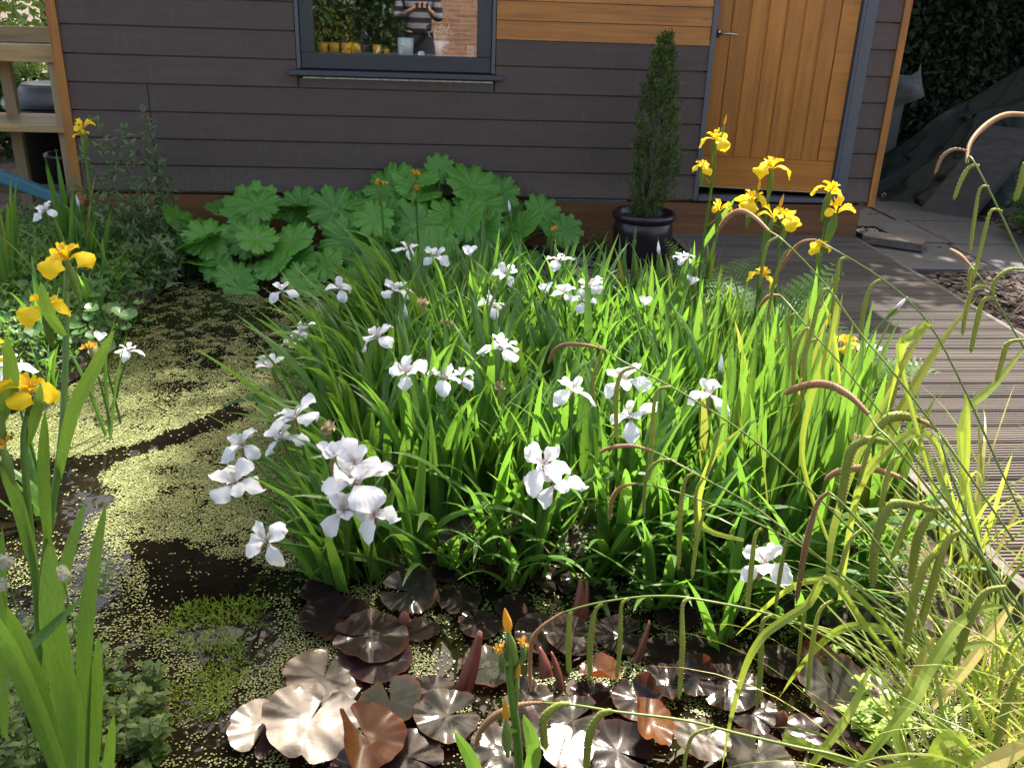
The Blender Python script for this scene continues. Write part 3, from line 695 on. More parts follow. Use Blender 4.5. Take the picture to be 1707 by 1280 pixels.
bw = empty('brick_wall', 'old red brick garden wall mirrored in the window', 'wall', (0,-11.2,0))
mb = MB(); mb.box(-8,8,-.12,.12,0,2.3); mb.box(-8.05,8.05,-.16,.16,2.301,2.38); bevel(mb.build('brickwork', M['brick'], bw), .01)

def unseen_tree(label, base, blobs, n, size, lmat, seed):
    r = random.Random(seed); t = empty('unseen_tree', label, 'tree', base, 'trees behind the shed'); b = Vector(base); mb = MB(); sub = []
    for c, rad, k in blobs:
        c = Vector(c)-b; lumps = []
        for i in range(9):
            d = rdir(r); lumps.append((c+Vector((d.x*rad[0], d.y*rad[1], d.z*rad[2]))*r.uniform(.3,.8), r.uniform(.25,.5)))
        sub += lumps[:4]
        for i in range(int(n*k)):
            q, s = r.choice(lumps); d = rdir(r)*r.random()**.4*s
            small_leaf(mb, q+Vector((d.x*rad[0], d.y*rad[1], d.z*rad[2])), rdir(r), size*r.uniform(.6,1.2), size*.6, up=rdir(r))
    mb.build('crown', lmat, t); mb = MB(); top = Vector(blobs[-1][0])-b
    mb.tube([(0,0,-.1), top*.3, top*.6, top*.98], [.17,.14,.09,.02], 9)
    for q, s in sub: mb.tube([top*max(.05, q.z/top.z-.12), q], [.035,.008], 5)
    mb.build('trunk', M['bark'], t, True)
unseen_tree('unseen tall slim tree added behind the shed to dapple the pond', (2.0,4.4,0), [((2.06,3.7,8.6),(1.0,.85,1.1),.62), ((2.65,3.75,10.2),(.75,.6,.7),.42), ((3.0,4.1,12.9),(.9,.8,.9),.62)], 3000, .15, TMID, 31)  # unseen tree, crown shaped to shade the left flowers and near blades
unseen_tree('unseen tall dark tree added beyond the left end of the shed to darken the water', (-4.8,7.6,0), [((-4.4,7.2,8.6),(2.0,1.3,1.8),.35), ((-5.0,7.2,11.6),(2.3,1.4,2.0),.4), ((-4.3,7.2,14.2),(1.8,1.2,1.6),.3)], 5000, .24, TDARK, 33)  # unseen tree added to keep sky reflections off the lower left water
unseen_tree('unseen tall dark tree added behind the middle of the shed to darken the water', (-.9,7.2,0), [((-1.2,7.0,8.0),(2.2,1.4,2.0),.5), ((-.5,7.0,10.0),(1.8,1.3,1.8),.5), ((-2.4,7.0,12.2),(2.0,1.3,1.6),.4), ((-.6,7.0,12.6),(1.8,1.3,1.6),.4)], 5000, .22, TDARK, 32)  # unseen tree added so the near water reflects dark leaves
# ------------------------------------------------------------------ plant builders
Zv = Vector((0,0,1))
def blade(mb, base, az, L, W, lean=.15, bend=.6, p=2.2, twist=0.0, seg=11, fold=.18, tipc=1.0, side=0.0):
    """Sword leaf: grows from base towards azimuth az, leaning more along its length."""
    P_ = Vector(base); vs = []; fs = []
    h = Vector((math.cos(az), math.sin(az), 0)); s0 = Vector((-math.sin(az), math.cos(az), 0))
    for i in range(seg+1):
        s = i/seg; th = lean+bend*s**p
        d = h*math.sin(th)+Zv*math.cos(th) + s0*side*s; d.normalize()
        nrm = h*math.cos(th)-Zv*math.sin(th)
        tw = twist*(.4+.6*s); wd = s0*math.cos(tw)+nrm*math.sin(tw); nn = nrm*math.cos(tw)-s0*math.sin(tw)
        w_ = W*.5*(.75+.25*min(1,s*4))*(1-max(0,(s-.45)/.55)**2.0*.97*tipc)
        vs += [P_-wd*w_, P_-nn*w_*fold, P_+wd*w_]
        P_ = P_+d*(L/seg)
        if i: o = (i-1)*3; fs += [(o,o+1,o+4,o+3),(o+1,o+2,o+5,o+4)]
    mb.add(vs, fs); return P_
def smooth_path(pts, n):
    pts = [Vector(p) for p in pts]; res = []; N = len(pts)
    for i in range(N-1):
        p0, p1, p2, p3 = pts[max(i-1,0)], pts[i], pts[i+1], pts[min(i+2,N-1)]
        for k in range(n):
            t = k/n
            res.append(.5*((2*p1)+(p2-p0)*t+(2*p0-5*p1+4*p2-p3)*t*t+(-p0+3*p1-3*p2+p3)*t**3))
    res.append(pts[-1]); return res
def ribbon(mb, pts, W, fold=.2, tip0=.5, face=None, twist=0.0, n=4, tip1=.03):
    """Leaf along a path of real points, widest near the middle."""
    pts = smooth_path(pts, n); N = len(pts); vs = []; fs = []
    for i, p in enumerate(pts):
        t = (pts[min(i+1,N-1)]-pts[max(i-1,0)]).normalized(); s = i/(N-1)
        f = face or Vector((0,-.8,.6)); wd = t.cross(f)
        if wd.length < .05: wd = t.cross(Vector((1,0,0)))
        wd.normalize(); nn = wd.cross(t)
        a = twist*s; wd, nn = wd*math.cos(a)+nn*math.sin(a), nn*math.cos(a)-wd*math.sin(a)
        k = tip0+(1-tip0)*min(1,s*3.5); k *= 1-(1-tip1)*max(0,(s-.5)/.5)**2.2
        w_ = W*.5*k
        vs += [p-wd*w_, p-nn*w_*fold, p+wd*w_]
        if i: o = (i-1)*3; fs += [(o,o+1,o+4,o+3),(o+1,o+2,o+5,o+4)]
    mb.add(vs, fs)
PW = [(0,.20),(.15,.24),(.3,.50),(.45,.86),(.6,1.0),(.75,.98),(.86,.82),(.94,.56),(.98,.32),(1,.06)]
def petal(mb, az, L, W, a0, a1, cup=.2, r=RND, z0=0, r0=.004, rows=11, pw=1.15, ruffle=.10, roll=0.0):
    h = Vector((math.cos(az), math.sin(az), 0)); sd_ = Vector((-math.sin(az), math.cos(az), 0))
    P_ = h*r0+Zv*z0; vs = []; fs = []; C = 7; ph = r.uniform(0,6); ed = [1+r.gauss(0,.05) for _ in range(rows)]; rows_ = rows
    for i in range(rows):
        s = 1-(1-i/(rows-1))**1.45
        for (a,b),(c,d_) in zip(PW, PW[1:]):
            if s <= c: k = b+(d_-b)*(s-a)/(c-a); break
        an = a0+(a1-a0)*s**pw; d = h*math.cos(an)+Zv*math.sin(an); nn = Zv*math.cos(an)-h*math.sin(an)
        sw = sd_*math.cos(roll*s)+nn*math.sin(roll*s)
        for j in range(C):
            t = j/(C-1)*2-1
            q = P_+sw*(t*W*.5*k*(ed[i] if i else 1))+nn*(cup*W*k*t*t*.5+ruffle*W*t*t*(math.sin(7*s+ph+t*2)+.6*math.sin(15*s+2*ph-t))*s)
            if abs(t) < .1: q -= nn*W*.05
            vs.append(q)
        P_ = P_+d*L*((1-(1-min(1,(i+1)/(rows-1)))**1.45)-s)
    fs = [(i*C+j, i*C+j+1, (i+1)*C+j+1, (i+1)*C+j) for i in range(rows-1) for j in range(C-1)]
    mb.add(vs, fs)
def petalmat(name, c, throat, tr, rad=.02, amount=.35, signal=(.8,.6,.1)):
    mt, nt, N, L = mat(name); p = N.new('ShaderNodeBsdfPrincipled'); p.inputs['Roughness'].default_value = .55; p.inputs['Specular IOR Level'].default_value = .25
    tc = N.new('ShaderNodeTexCoord'); ln = N.new('ShaderNodeVectorMath'); ln.operation = 'LENGTH'; L.new(tc.outputs['Object'], ln.inputs[0])
    mr = N.new('ShaderNodeMapRange'); mr.inputs[1].default_value = rad*.35; mr.inputs[2].default_value = rad*1.3; L.new(ln.outputs['Value'], mr.inputs[0])
    spx = N.new('ShaderNodeSeparateXYZ'); L.new(tc.outputs['Object'], spx.inputs[0]); an = N.new('ShaderNodeMath'); an.operation = 'ARCTAN2'; L.new(spx.outputs[1], an.inputs[0]); L.new(spx.outputs[0], an.inputs[1])
    wv = N.new('ShaderNodeMath'); wv.operation = 'MULTIPLY'; L.new(an.outputs[0], wv.inputs[0]); wv.inputs[1].default_value = 46; ws = N.new('ShaderNodeMath'); ws.operation = 'SINE'; L.new(wv.outputs[0], ws.inputs[0])
    n = noise(N, L, 90, stretch=(1,1,1), detail=2); a = N.new('ShaderNodeMath'); a.operation = 'MULTIPLY_ADD'
    L.new(n.outputs['Fac'], a.inputs[0]); a.inputs[1].default_value = .5; L.new(mr.outputs[0], a.inputs[2])
    a2 = N.new('ShaderNodeMath'); a2.operation = 'MULTIPLY_ADD'; a2.inputs[1].default_value = .16; L.new(ws.outputs[0], a2.inputs[0]); L.new(a.outputs[0], a2.inputs[2])
    r = ramp(N, [(.12, signal), (.32, throat), (.95, c)]); L.new(a2.outputs[0], r.inputs['Fac'])
    t = N.new('ShaderNodeBsdfTranslucent'); L.new(r.outputs['Color'], p.inputs['Base Color'])
    L.new(mix(N, L, r.outputs['Color'], tr, .8), t.inputs['Color'])
    ms = N.new('ShaderNodeMixShader'); ms.inputs[0].default_value = amount
    L.new(p.outputs[0], ms.inputs[1]); L.new(t.outputs[0], ms.inputs[2])
    n2 = noise(N, L, 60, detail=3); a3 = N.new('ShaderNodeMath'); a3.operation = 'MULTIPLY_ADD'; a3.inputs[1].default_value = .35; L.new(ws.outputs[0], a3.inputs[0]); L.new(n2.outputs['Fac'], a3.inputs[2])
    out(N, L, ms.outputs[0], a3.outputs[0], .30, .003, p); return mt
M['white'] = petalmat('white_petal', (.83,.83,.86), (.50,.33,.72), (.75,.76,.80), .021)
M['yellow'] = petalmat('yellow_petal', (.94,.68,.022), (.62,.28,.01), (.96,.70,.02), .012, .45, (.9,.6,.02))
M['style'] = leafmat('iris_style', (.72,.66,.74), (.80,.74,.62), (.6,.55,.6), .3)
M['ystyle'] = leafmat('yellow_iris_style', (.90,.58,.03), (.86,.50,.02), (.8,.5,.02), .35)
M['bract'] = leafmat('green_bract', (.11,.19,.045), (.16,.24,.06), (.28,.40,.06), .3)
M['tan'] = leafmat('papery_bract', (.36,.25,.13), (.45,.34,.19), (.45,.3,.12), .35)
M['withered'] = leafmat('withered_petal', (.55,.40,.25), (.72,.62,.48), (.5,.35,.2), .3)
M['orange'] = leafmat('withered_yellow_petal', (.72,.36,.03), (.80,.46,.05), (.7,.4,.05), .3)
M['iris'] = leafmat('iris_leaf', (.060,.145,.030), (.120,.225,.046), (.22,.46,.045), .40, .38, vein=(13,13,.9))
M['irisdark'] = leafmat('iris_leaf_blue', (.045,.120,.035), (.075,.165,.045), (.20,.44,.05), .40, .40, vein=(13,13,.9))
M['flagleaf'] = leafmat('flag_leaf', (.060,.140,.036), (.112,.200,.048), (.24,.46,.05), .42, .38, vein=(13,13,.9), patch=(.006,(.4,.36,.06)))

def white_flower_mesh(seed, kind):
    r = random.Random(seed); mb = MB(); a = r.uniform(0,6.28)
    for k in range(3):
        j = lambda v: r.uniform(-v, v)
        if kind == 'open':
            petal(mb, a+k*2.094+j(.12), .072+j(.010), .046+j(.009), .40+j(.2), -1.45+j(.45), -.25+j(.25), r, ruffle=.17, roll=j(.5))
            petal(mb, a+1.047+k*2.094+j(.15), .052+j(.008), .030+j(.006), .85+j(.25), -.25+j(.5), .2, r, z0=.004, ruffle=.17, roll=j(.6))
        elif kind == 'flat':
            petal(mb, a+k*2.094+j(.12), .070+j(.009), .052+j(.010), .50+j(.2), -.75+j(.45), -.15+j(.25), r, ruffle=.17, roll=j(.5))
            petal(mb, a+1.047+k*2.094+j(.15), .062+j(.008), .042+j(.009), .75+j(.2), -.40+j(.5), .15+j(.25), r, z0=.004, ruffle=.17, roll=j(.5))
        elif kind == 'droop':
            petal(mb, a+k*2.094+j(.2), .074+j(.008), .048+j(.008), .35+j(.2), -1.75+j(.4), -.3+j(.2), r, ruffle=.17, roll=j(.6))
            petal(mb, a+1.047+k*2.094+j(.2), .046+j(.008), .026+j(.006), 1.0+j(.3), .2+j(.5), .3, r, z0=.004)
        elif kind == 'star':
            petal(mb, a+k*1.6+j(.1), .062, .030+j(.005), .7+j(.2), -.2+j(.2), .25, r)
            petal(mb, a+.8+k*1.6+j(.1), .055, .026, .7+j(.2), .3, .3, r)
        else:                                                        # a small half closed bloom
            petal(mb, a+k*2.094+j(.3), .046, .030, 1.1+j(.2), .1+j(.5), .5, r)
            petal(mb, a+1.047+k*2.094+j(.3), .040, .022, 1.35+j(.1), .7+j(.4), .6, r)
    return mb.mesh('flower', M['white'], True)
def style_mesh(seed, mtl, L=.026):
    r = random.Random(seed); mb = MB(); a = r.uniform(0,6)
    for k in range(3): petal(mb, a+k*2.094, L, .013, 1.0, .15, .6, r, z0=.005, rows=6)
    for k in range(6): mb.tube([(0,0,.004),(.008*math.cos(k+a),.008*math.sin(k+a),.016)], [.0018,.0008], 4)
    return mb.mesh('flower_centre', mtl, True)
def yellow_flower_mesh(seed, kind='open'):
    r = random.Random(seed); mb = MB(); a = r.uniform(0,6.28); j = lambda v: r.uniform(-v, v)
    for k in range(3):
        if kind == 'open':
            petal(mb, a+k*2.094+j(.2), .068+j(.008), .047+j(.007), .70+j(.2), -2.0+j(.3), -.3+j(.2), r, pw=1.0, ruffle=.16, roll=j(.5))
            petal(mb, a+1.047+k*2.094+j(.2), .030, .012, 1.0+j(.2), .5+j(.3), .4, r, rows=6)
        else:
            petal(mb, a+k*2.094+j(.3), .040, .022, .9+j(.2), -1.2+j(.5), .4, r)
    for k in range(3): petal(mb, a+k*2.094, .030, .015, .95, -.1, .6, r, z0=.006, rows=6, ruffle=.3)
    return mb.mesh('flower', M['yellow'], True)
WF = {k: [white_flower_mesh(100*q+i, k) for i in range(n)] for q, (k, n) in enumerate((('open',5),('flat',4),('droop',4),('star',1),('small',3)))}
WS = [style_mesh(i, M['style']) for i in range(2)]
YF = {k: [yellow_flower_mesh(50*q+i, k) for i in range(n)] for q, (k, n) in enumerate((('open',6),('small',3)))}
YS = [style_mesh(9, M['ystyle'], .022)]
def blob_mesh(seed, mt, n=14, s=.018):
    r = random.Random(seed); mb = MB()
    for i in range(n): petal(mb, r.uniform(0,6), s*r.uniform(.6,1.3), s*.8, r.uniform(.6,1.5), r.uniform(-1.5,.8), r.uniform(.5,1), r, rows=5, ruffle=.6)
    return mb.mesh('withered_flower', mt, True)
WITH = [blob_mesh(i, M['withered']) for i in range(3)]; OR = [blob_mesh(i+7, M['orange'], 9, .02) for i in range(3)]
def sheath_mesh(L, W, mt, seed=0):                                   # closed bract: flattened spindle, tips at 0 and -L
    mb = MB(); n = 8; prof = [(0,.25),(-.12,.62),(-.3,1),(-.55,.9),(-.8,.6),(-1,.3)]
    vs = []
    for z, k in prof:
        for q in range(n): vs.append((W*.5*k*math.cos(2*PI*q/n), W*.36*k*math.sin(2*PI*q/n), z*L))
    mb.add(vs, [(i*n+q, i*n+(q+1)%n, (i+1)*n+(q+1)%n, (i+1)*n+q) for i in range(len(prof)-1) for q in range(n)]); return mb.mesh('bract', mt, True)
BR_T = sheath_mesh(.060, .017, M['tan']); BR_G = sheath_mesh(.062, .019, M['bract']); BR_Y = sheath_mesh(.085, .024, M['bract'])
def bud_mesh(mt, L=.05, W=.014): 
    mb = MB(); mb.lathe([(W*.25,0),(W*.5,L*.25),(W*.46,L*.5),(W*.2,L*.85),(.0005,L)], n=8); return mb.mesh('bud', mt, True)
BUD_W = bud_mesh(M['white'], .052, .013); BUD_G = bud_mesh(M['bract'], .055, .012); BUD_Y = bud_mesh(M['orange'], .05, .014)
def fan(mb, n, L, W, lean, bend, r, spread=.02, azs=None, p=2.2, tw=.5):
    a0 = r.uniform(0, 2*PI)
    for i in range(n):
        az = azs(r) if azs else a0+r.gauss(0,.5)+PI*(i % 2)
        blade(mb, (r.gauss(0,spread), r.gauss(0,spread), -.03), az, L*r.uniform(.65,1.12), W*r.uniform(.75,1.15), lean*r.uniform(.2,1.6), bend*r.uniform(.2,1.7), p*r.uniform(.8,1.6), r.gauss(0,tw), side=r.gauss(0,.1))
def stem_path(a, b, sag=0):
    a, b = Vector(a), Vector(b); m_ = (a+b)*.5; hz = Vector((b.x-a.x, b.y-a.y, 0))
    c1 = a+(b-a)*.4-hz*.10; c2 = a+(b-a)*.75-hz*.06
    return smooth_path([a, c1, c2, b], 4)

# ------------------------------------------------------------------ white irises: photo pixel, height, kind, size, label
WHITE = [
 (75,352,.50,'open',1.0,'lone white iris flower on the left bank beside the grey green shrub'),
 (215,586,.22,'droop',.95,'small white iris leaning low over the duckweed on the left'),
 (14,615,.50,'open',1.1,'white iris half cut off by the left edge beside yellow blooms'),
 (165,568,.33,'small',.8,'tiny pale closed iris bloom beside the withered orange one on the left'),
 (470,485,.40,'droop',1.0,'white iris at the far left back corner of the bed above the dark water'),
 (566,482,.42,'droop',1.0,'white iris in the back row below the big umbrella leaves, second from the left'),
 (658,485,.42,'open',1.1,'white iris with dark veined centre below the pair of back row blooms'),
 (677,417,.46,'open',1.0,'white iris topmost at the back, left one of a pair before the umbrella leaves'),
 (726,428,.46,'open',1.0,'white iris at the back, right one of a pair before the umbrella leaves'),
 (783,427,.48,'small',1.15,'small half closed white iris standing right of the back pair'),
 (843,457,.46,'open',.95,'white iris alone in front of the right hand umbrella leaves'),
 (931,436,.50,'open',1.0,'white iris with two spread petals next to a withered yellow flag'),
 (818,511,.44,'open',1.05,'white iris in the middle of the bed with drooping outer petals'),
 (1139,431,.44,'open',1.0,'white iris beside the glazed pot, near the corner of the boardwalk'),
 (913,487,.46,'small',.95,'creamy shrivelling white iris at the left of the back cluster'),
 (941,489,.46,'flat',.85,'white iris second from the left in the back cluster'),
 (984,478,.50,'open',1.1,'largest topmost white iris of the back cluster'),
 (972,502,.46,'open',.9,'lowest drooping white iris of the back cluster'),
 (1074,510,.46,'small',.9,'small closing white iris standing apart right of the back cluster'),
 (505,552,.36,'open',.85,'white iris seen side on among arching leaves at the left edge'),
 (482,573,.32,'droop',.7,'small white iris hidden under leaves at the left edge'),
 (452,613,.32,'star',1.05,'star shaped white iris with five narrow petals at the left edge'),
 (630,563,.46,'open',1.25,'large white iris with three broad petals above mid bed, crisp and shaded'),
 (677,623,.46,'open',1.1,'white iris with lilac veins below the large three petalled bloom'),
 (740,632,.44,'open',1.05,'white iris with a broad tongue petal, left of a touching pair'),
 (772,627,.44,'droop',.8,'white iris with folded petals, right of a touching pair'),
 (838,581,.50,'open',1.2,'white iris on a tan papery bract in the centre of the bed'),
 (955,652,.50,'droop',1.2,'brilliant sunlit white iris with tan bract left of the hanging sedge spikes'),
 (1041,634,.52,'open',1.2,'upper sunlit white iris behind the hanging sedge spike'),
 (1052,697,.48,'open',1.15,'lower sunlit white iris behind the hanging sedge spike'),
 (1183,658,.50,'droop',1.2,'sunlit white iris standing alone at the right between upright leaves'),
 (492,697,.40,'flat',1.45,'large flat six petalled white iris with purple centre over the duckweed'),
 (405,742,.30,'open',1.15,'white iris leaning left over duckweed beside the large flat bloom'),
 (470,732,.34,'droop',1.05,'white iris with hanging petals directly under the large flat bloom'),
 (392,806,.28,'flat',1.2,'white iris with a purple throat furthest out over the duckweed'),
 (447,902,.22,'open',1.25,'lowest white iris on a long reclining stem over the duckweed edge'),
 (553,764,.44,'small',1.2,'curling white iris at the top left of the front bunch'),
 (592,772,.44,'open',1.1,'white iris at the top of the front bunch with lilac veins'),
 (592,806,.40,'flat',1.9,'biggest white iris in the middle of the front bunch'),
 (572,850,.34,'droop',1.35,'white iris with three tongue petals at the bottom of the front bunch'),
 (624,858,.34,'droop',1.15,'white iris at the lower right of the front bunch, petal hanging down'),
 (905,776,.46,'open',1.3,'upper white iris of the sunlit pair above the lily pads'),
 (927,806,.42,'open',1.15,'lower white iris of the sunlit pair above the lily pads'),
 (1276,940,.36,'open',1.0,'dazzling white iris low in the sedge stems above the lily pads'),
 (1150,476,.46,'small',1.0,'small white iris beside the edge of the boardwalk'),
]
wr = random.Random(5)
nW = len(WHITE)
used_bases = []
def put_stem(t, path, rad, mtl=None, name='stem'):
    b = t.location; mb = MB(); N = len(path)
    mb.tube([p-b for p in path], [rad*(1.25-.45*i/(N-1)) for i in range(N)], 6); return mb.build(name, mtl or M['stem'], t, True)
def orient(dirv, spin):
    q = Vector(dirv).normalized().to_track_quat('Z', 'Y'); return (q @ Matrix.Rotation(spin, 3, 'Z').to_quaternion()).to_euler()
def base_for(p, u, rr, spread=.07):
    bx = p.x + rr.gauss(0, spread*.6); by = max(p.y + rr.gauss(0, spread*.5), -3.40 if u < 1000 else -3.72)
    if u < 520: bx = max(bx+.12+.10*(520-u)/150, -.40)               # leaning out over the water from the bed
    bx = min(bx, 1.40)
    return Vector((bx, by, max(gz(bx, by), -.08)))
for i, (u, v, z, kind, size, label) in enumerate(WHITE):
    p = at_z(u, v, z)
    if u in (75, 215, 14, 165):
        b = Vector((p.x-.12 if u == 215 else p.x+.03, p.y+(.02 if u != 215 else .1), 0)); b.z = max(gz(b.x, b.y), -.08)
    else: b = base_for(p, u, wr)
    if u == 447: b = Vector((-.02,-3.38,-.02))
    if u in (392,): b = Vector((-.22,-3.25,-.02))
    t = empty('white_iris', label, 'white iris', b, 'white irises')
    path = stem_path(b, p); put_stem(t, path, .0042)
    d = (path[-1]-path[-2]).normalized()*.55+Vector((0,-.28,.8)); d.normalize()
    rot = orient(d+Vector((wr.gauss(0,.24), wr.gauss(0,.2), 0)), wr.uniform(0,6.28)); size = size if size < 1.1 else 1.06+(size-1.06)*.55
    f = link('flower', wr.choice(WF[kind]), t, p-b, rot, size*.92)
    if kind != 'small': link('flower_centre', wr.choice(WS), f, (0,0,.002), (0,0,wr.uniform(0,6)), 1)
    link('bract', BR_T if wr.random() < .5 else BR_G, t, p-b-d*.004, orient(d, wr.uniform(0,3)), size)
    mb = MB(); n = wr.randint(4,6)
    if u not in (215, 165): 
        out_az = (lambda r: r.gauss(PI*1.05, .7)) if u < 600 else None
        fan(mb, n, .46 if u < 700 else .50, .032, .28, .95 if u < 700 else .5, wr, azs=out_az)
        mb.build('leaves', M['iris'], t)
    used_bases.append((b.x, b.y))
# buds and withered heads
for (u, v, z, what, label) in [
  (677,530,.42,BUD_W,'closed slim white iris bud left of the withered tan head'),
  (850,352,.52,BUD_W,'tall closed white iris bud before the right hand umbrella leaves'),
  (808,358,.52,BUD_G,'tall closed green iris bud left of the white tipped one'),
  (1098,422,.46,BUD_W,'closed white iris bud in front of the glazed pot'),
  (1058,398,.46,BUD_G,'slender green iris bud before the glazed pot'),
  (1495,513,.50,BUD_W,'white iris bud standing over the boardwalk among fern fronds'),
  (1201,618,.50,BUD_W,'white iris bud above the lone sunlit bloom on the right'),
  (131,343,.46,BUD_W,'long cream iris bud beside the lone left bank flower'),
  (1448,592,.50,WF['small'][0],'white iris just opening from a pale green bud at the edge of the boardwalk'),
  (706,506,.44,WITH[0],'withered cream iris head with flared top, mid bed'),
  (744,540,.42,WITH[1],'withered knobbly tan iris head on its tall stalk'),
  (833,645,.40,WITH[2],'withered tan iris head with crumpled petals, centre of the bed'),
  (1050,727,.40,WITH[0],'withered iris head under the lower sunlit bloom'),
  (547,716,.36,WITH[1],'withered orange tan iris head right of the large flat bloom'),
  (150,579,.34,OR[0],'withered orange iris head on the left bank beside the tall leaf'),
  (1428,735,.40,WITH[2],'withered cream and orange iris head behind the sedge spikes')]:
    p = at_z(u, v, z); b = base_for(p, u, wr, .05) if u > 200 else Vector((p.x+.03, p.y, .02))
    t = empty('iris_bud' if what in (BUD_W, BUD_G) else 'faded_iris', label, 'iris', b, 'iris buds and faded heads')
    path = stem_path(b, p); put_stem(t, path, .0038); d = (path[-1]-path[-2]).normalized()
    link('bud' if what in (BUD_W, BUD_G) else 'flower_head', what, t, p-b-d*.006, orient(d, wr.uniform(0,6)), 1.15)
    link('bract', BR_G if what in (BUD_W, BUD_G) else BR_T, t, p-b+d*.004, orient(d, wr.uniform(0,3)), 1.0 if u != 1448 else 1.6)
    mb = MB(); fan(mb, 3, .45, .02, .2, .6, wr); mb.build('leaves', M['iris'], t)

# ------------------------------------------------------------------ leafy iris fans that fill the bed
BED = [(-.22,-.95),(.25,-.85),(.45,-1.15),(.8,-1.5),(1.15,-1.42),(1.34,-1.25),(1.34,-2.0),(1.34,-3.1),(1.24,-3.55),(.92,-3.66),(.55,-3.50),(.2,-3.44),(-.08,-3.36),(-.36,-3.02),(-.36,-2.3),(-.25,-1.5)]
def variant(seed, n, L, W, lean, bend, mt, azs=None, p=2.2, tw=.5, spread=.022):
    r = random.Random(seed); mb = MB(); fan(mb, n, L, W, lean, bend, r, spread, azs, p, tw); return mb.mesh('iris_fan', mt)
V_UP = [variant(300+i, 8, .60, .034, .15, .26, M['flagleaf'], p=3, tw=.3) for i in range(6)]
V_MID = [variant(320+i, 9, .50, .029, .24, .72, M['iris'], tw=.3) for i in range(6)]
V_ARCH = [variant(340+i, 10, .50, .028, .42, 1.15, M['iris'], azs=lambda r: r.gauss(PI, .75), p=1.6) for i in range(5)]
V_FRONT = [variant(360+i, 10, .50, .029, .40, 1.0, M['iris'], azs=lambda r: r.gauss(-PI/2, .9), p=1.7) for i in range(5)]
V_BACK = [variant(380+i, 9, .42, .018, .22, .55, M['irisdark']) for i in range(4)]
FL = {'up': ('tall upright iris leaf fan on the sunny boardwalk side of the bed', 'upright iris leaf fans'),
      'mid': ('leafy iris fan without a flower in the thick of the bed', 'iris leaf fans in the bed'),
      'arch': ('iris leaf fan arching left over the duckweed', 'iris leaf fans arching over the pond'),
      'front': ('iris leaf fan spilling forward towards the lily pads', 'iris leaf fans at the front of the bed'),
      'back': ('narrow leaved iris fan at the shaded back of the bed', 'iris leaf fans at the back')}
fr = random.Random(77); pts_ = []
tries = 0
while len(pts_) < 262 and tries < 14000:
    tries += 1
    x = fr.uniform(-.32,1.44); y = fr.uniform(-3.65,-.75)
    if psd(x, y, BED) > 0: continue
    md = .074 if y < -1.6 else .115
    if x > .4 and y > -1.9 and fr.random() < .55: continue       # thin at the back: mulch shows
    if any((x-a)**2+(y-c)**2 < md*md for a, c in pts_): continue
    pts_.append((x, y))
for x, y in pts_:
    edge = psd(x, y, BED)
    if x > .78+.25*fr.random() and y > -3.45: k, vv = 'up', V_UP
    elif x < -.05 and edge > -.16: k, vv = 'arch', V_ARCH
    elif y < -2.95 and edge > -.2: k, vv = 'front', V_FRONT
    elif y > -1.5: k, vv = 'back', V_BACK
    else: k, vv = 'mid', V_MID
    o = link('iris_fan', fr.choice(vv), None, (x, y, max(gz(x,y), -.06)), (0,0, fr.uniform(-.4,.4) if k in ('arch','front') else fr.uniform(0,6.28)), fr.uniform(.8,1.12)*(1.0 if k != 'up' else fr.uniform(.85,1.08)*(.70 if y > -2.1 else .84 if y > -2.6 else 1)))
    tag(o, FL[k][0], 'iris leaves', FL[k][1])
# tall fans on the left bank
for (x, y, s) in [(-1.75,-1.0,.9),(-1.9,-1.35,1.0),(-1.65,-1.45,.85),(-2.05,-1.1,1.0),(-1.85,-.7,.95),(-1.55,-1.9,.8),(-2.15,-1.75,.95),(-1.75,-2.1,.85),(-1.45,-2.2,.7),(-1.95,-2.3,.8),(-1.5,-1.2,.75),(-1.45,-1.6,.7),(-1.62,-2.35,.7),(-2.25,-2.1,.9),(-1.95,-1.7,.9),(-1.7,-.85,.8)]:
    o = link('iris_fan', fr.choice(V_UP if s > .86 else V_MID), None, (x, y, gz(x,y)), (0,0,fr.uniform(0,6.28)), s)
    tag(o, 'upright iris leaf fan on the left bank of the pond', 'iris leaves', 'iris leaf fans on the left bank')

# ------------------------------------------------------------------ yellow flag irises
def yellow_iris(label, path, flowers, leaves=(), rad=.006, top=None, group='yellow flag irises'):
    b = path[0]; t = empty('yellow_iris', label, 'yellow iris', b, group)
    P_ = smooth_path(path, 4); put_stem(t, P_, rad)
    for (p, kind, size) in flowers:
        if b.y > -3 and kind in ('open', 'small'): size *= 1.2
        q = min(P_, key=lambda s: (s-p).length+max(0, (s.z-p.z+.04))*6)
        d = (p-q); 
        if d.length > .03: put_stem(t, [q, q+d*.5+Vector((d.x*.15,d.y*.15,-.01)), p-Vector((0,0,.03)), p], rad*.7, name='branch')
        ax = Vector((wr.gauss(0,.1)+d.x*.6, -.12+wr.gauss(0,.08), 1))
        if kind == 'bud': link('bud', BUD_Y, t, p-b, orient(ax, 0), size)
        elif kind == 'withered': link('flower_head', wr.choice(OR), t, p-b, orient(ax, wr.uniform(0,6)), size)
        else:
            f = link('flower', wr.choice(YF[kind]), t, p-b, orient(ax, wr.uniform(0,6)), size)
            if kind == 'open': link('flower_centre', YS[0], f, (0,0,.002), (0,0,1), 1)
        link('bract', BR_Y, t, p-b-Vector((0,0,.004)), orient(ax, wr.uniform(0,3)), size)
    if leaves:
        mb = MB()
        for pts, W in leaves: ribbon(mb, [x-b for x in pts], W)
        mb.build('leaves', M['flagleaf'], t)
    return t
Y = at_y
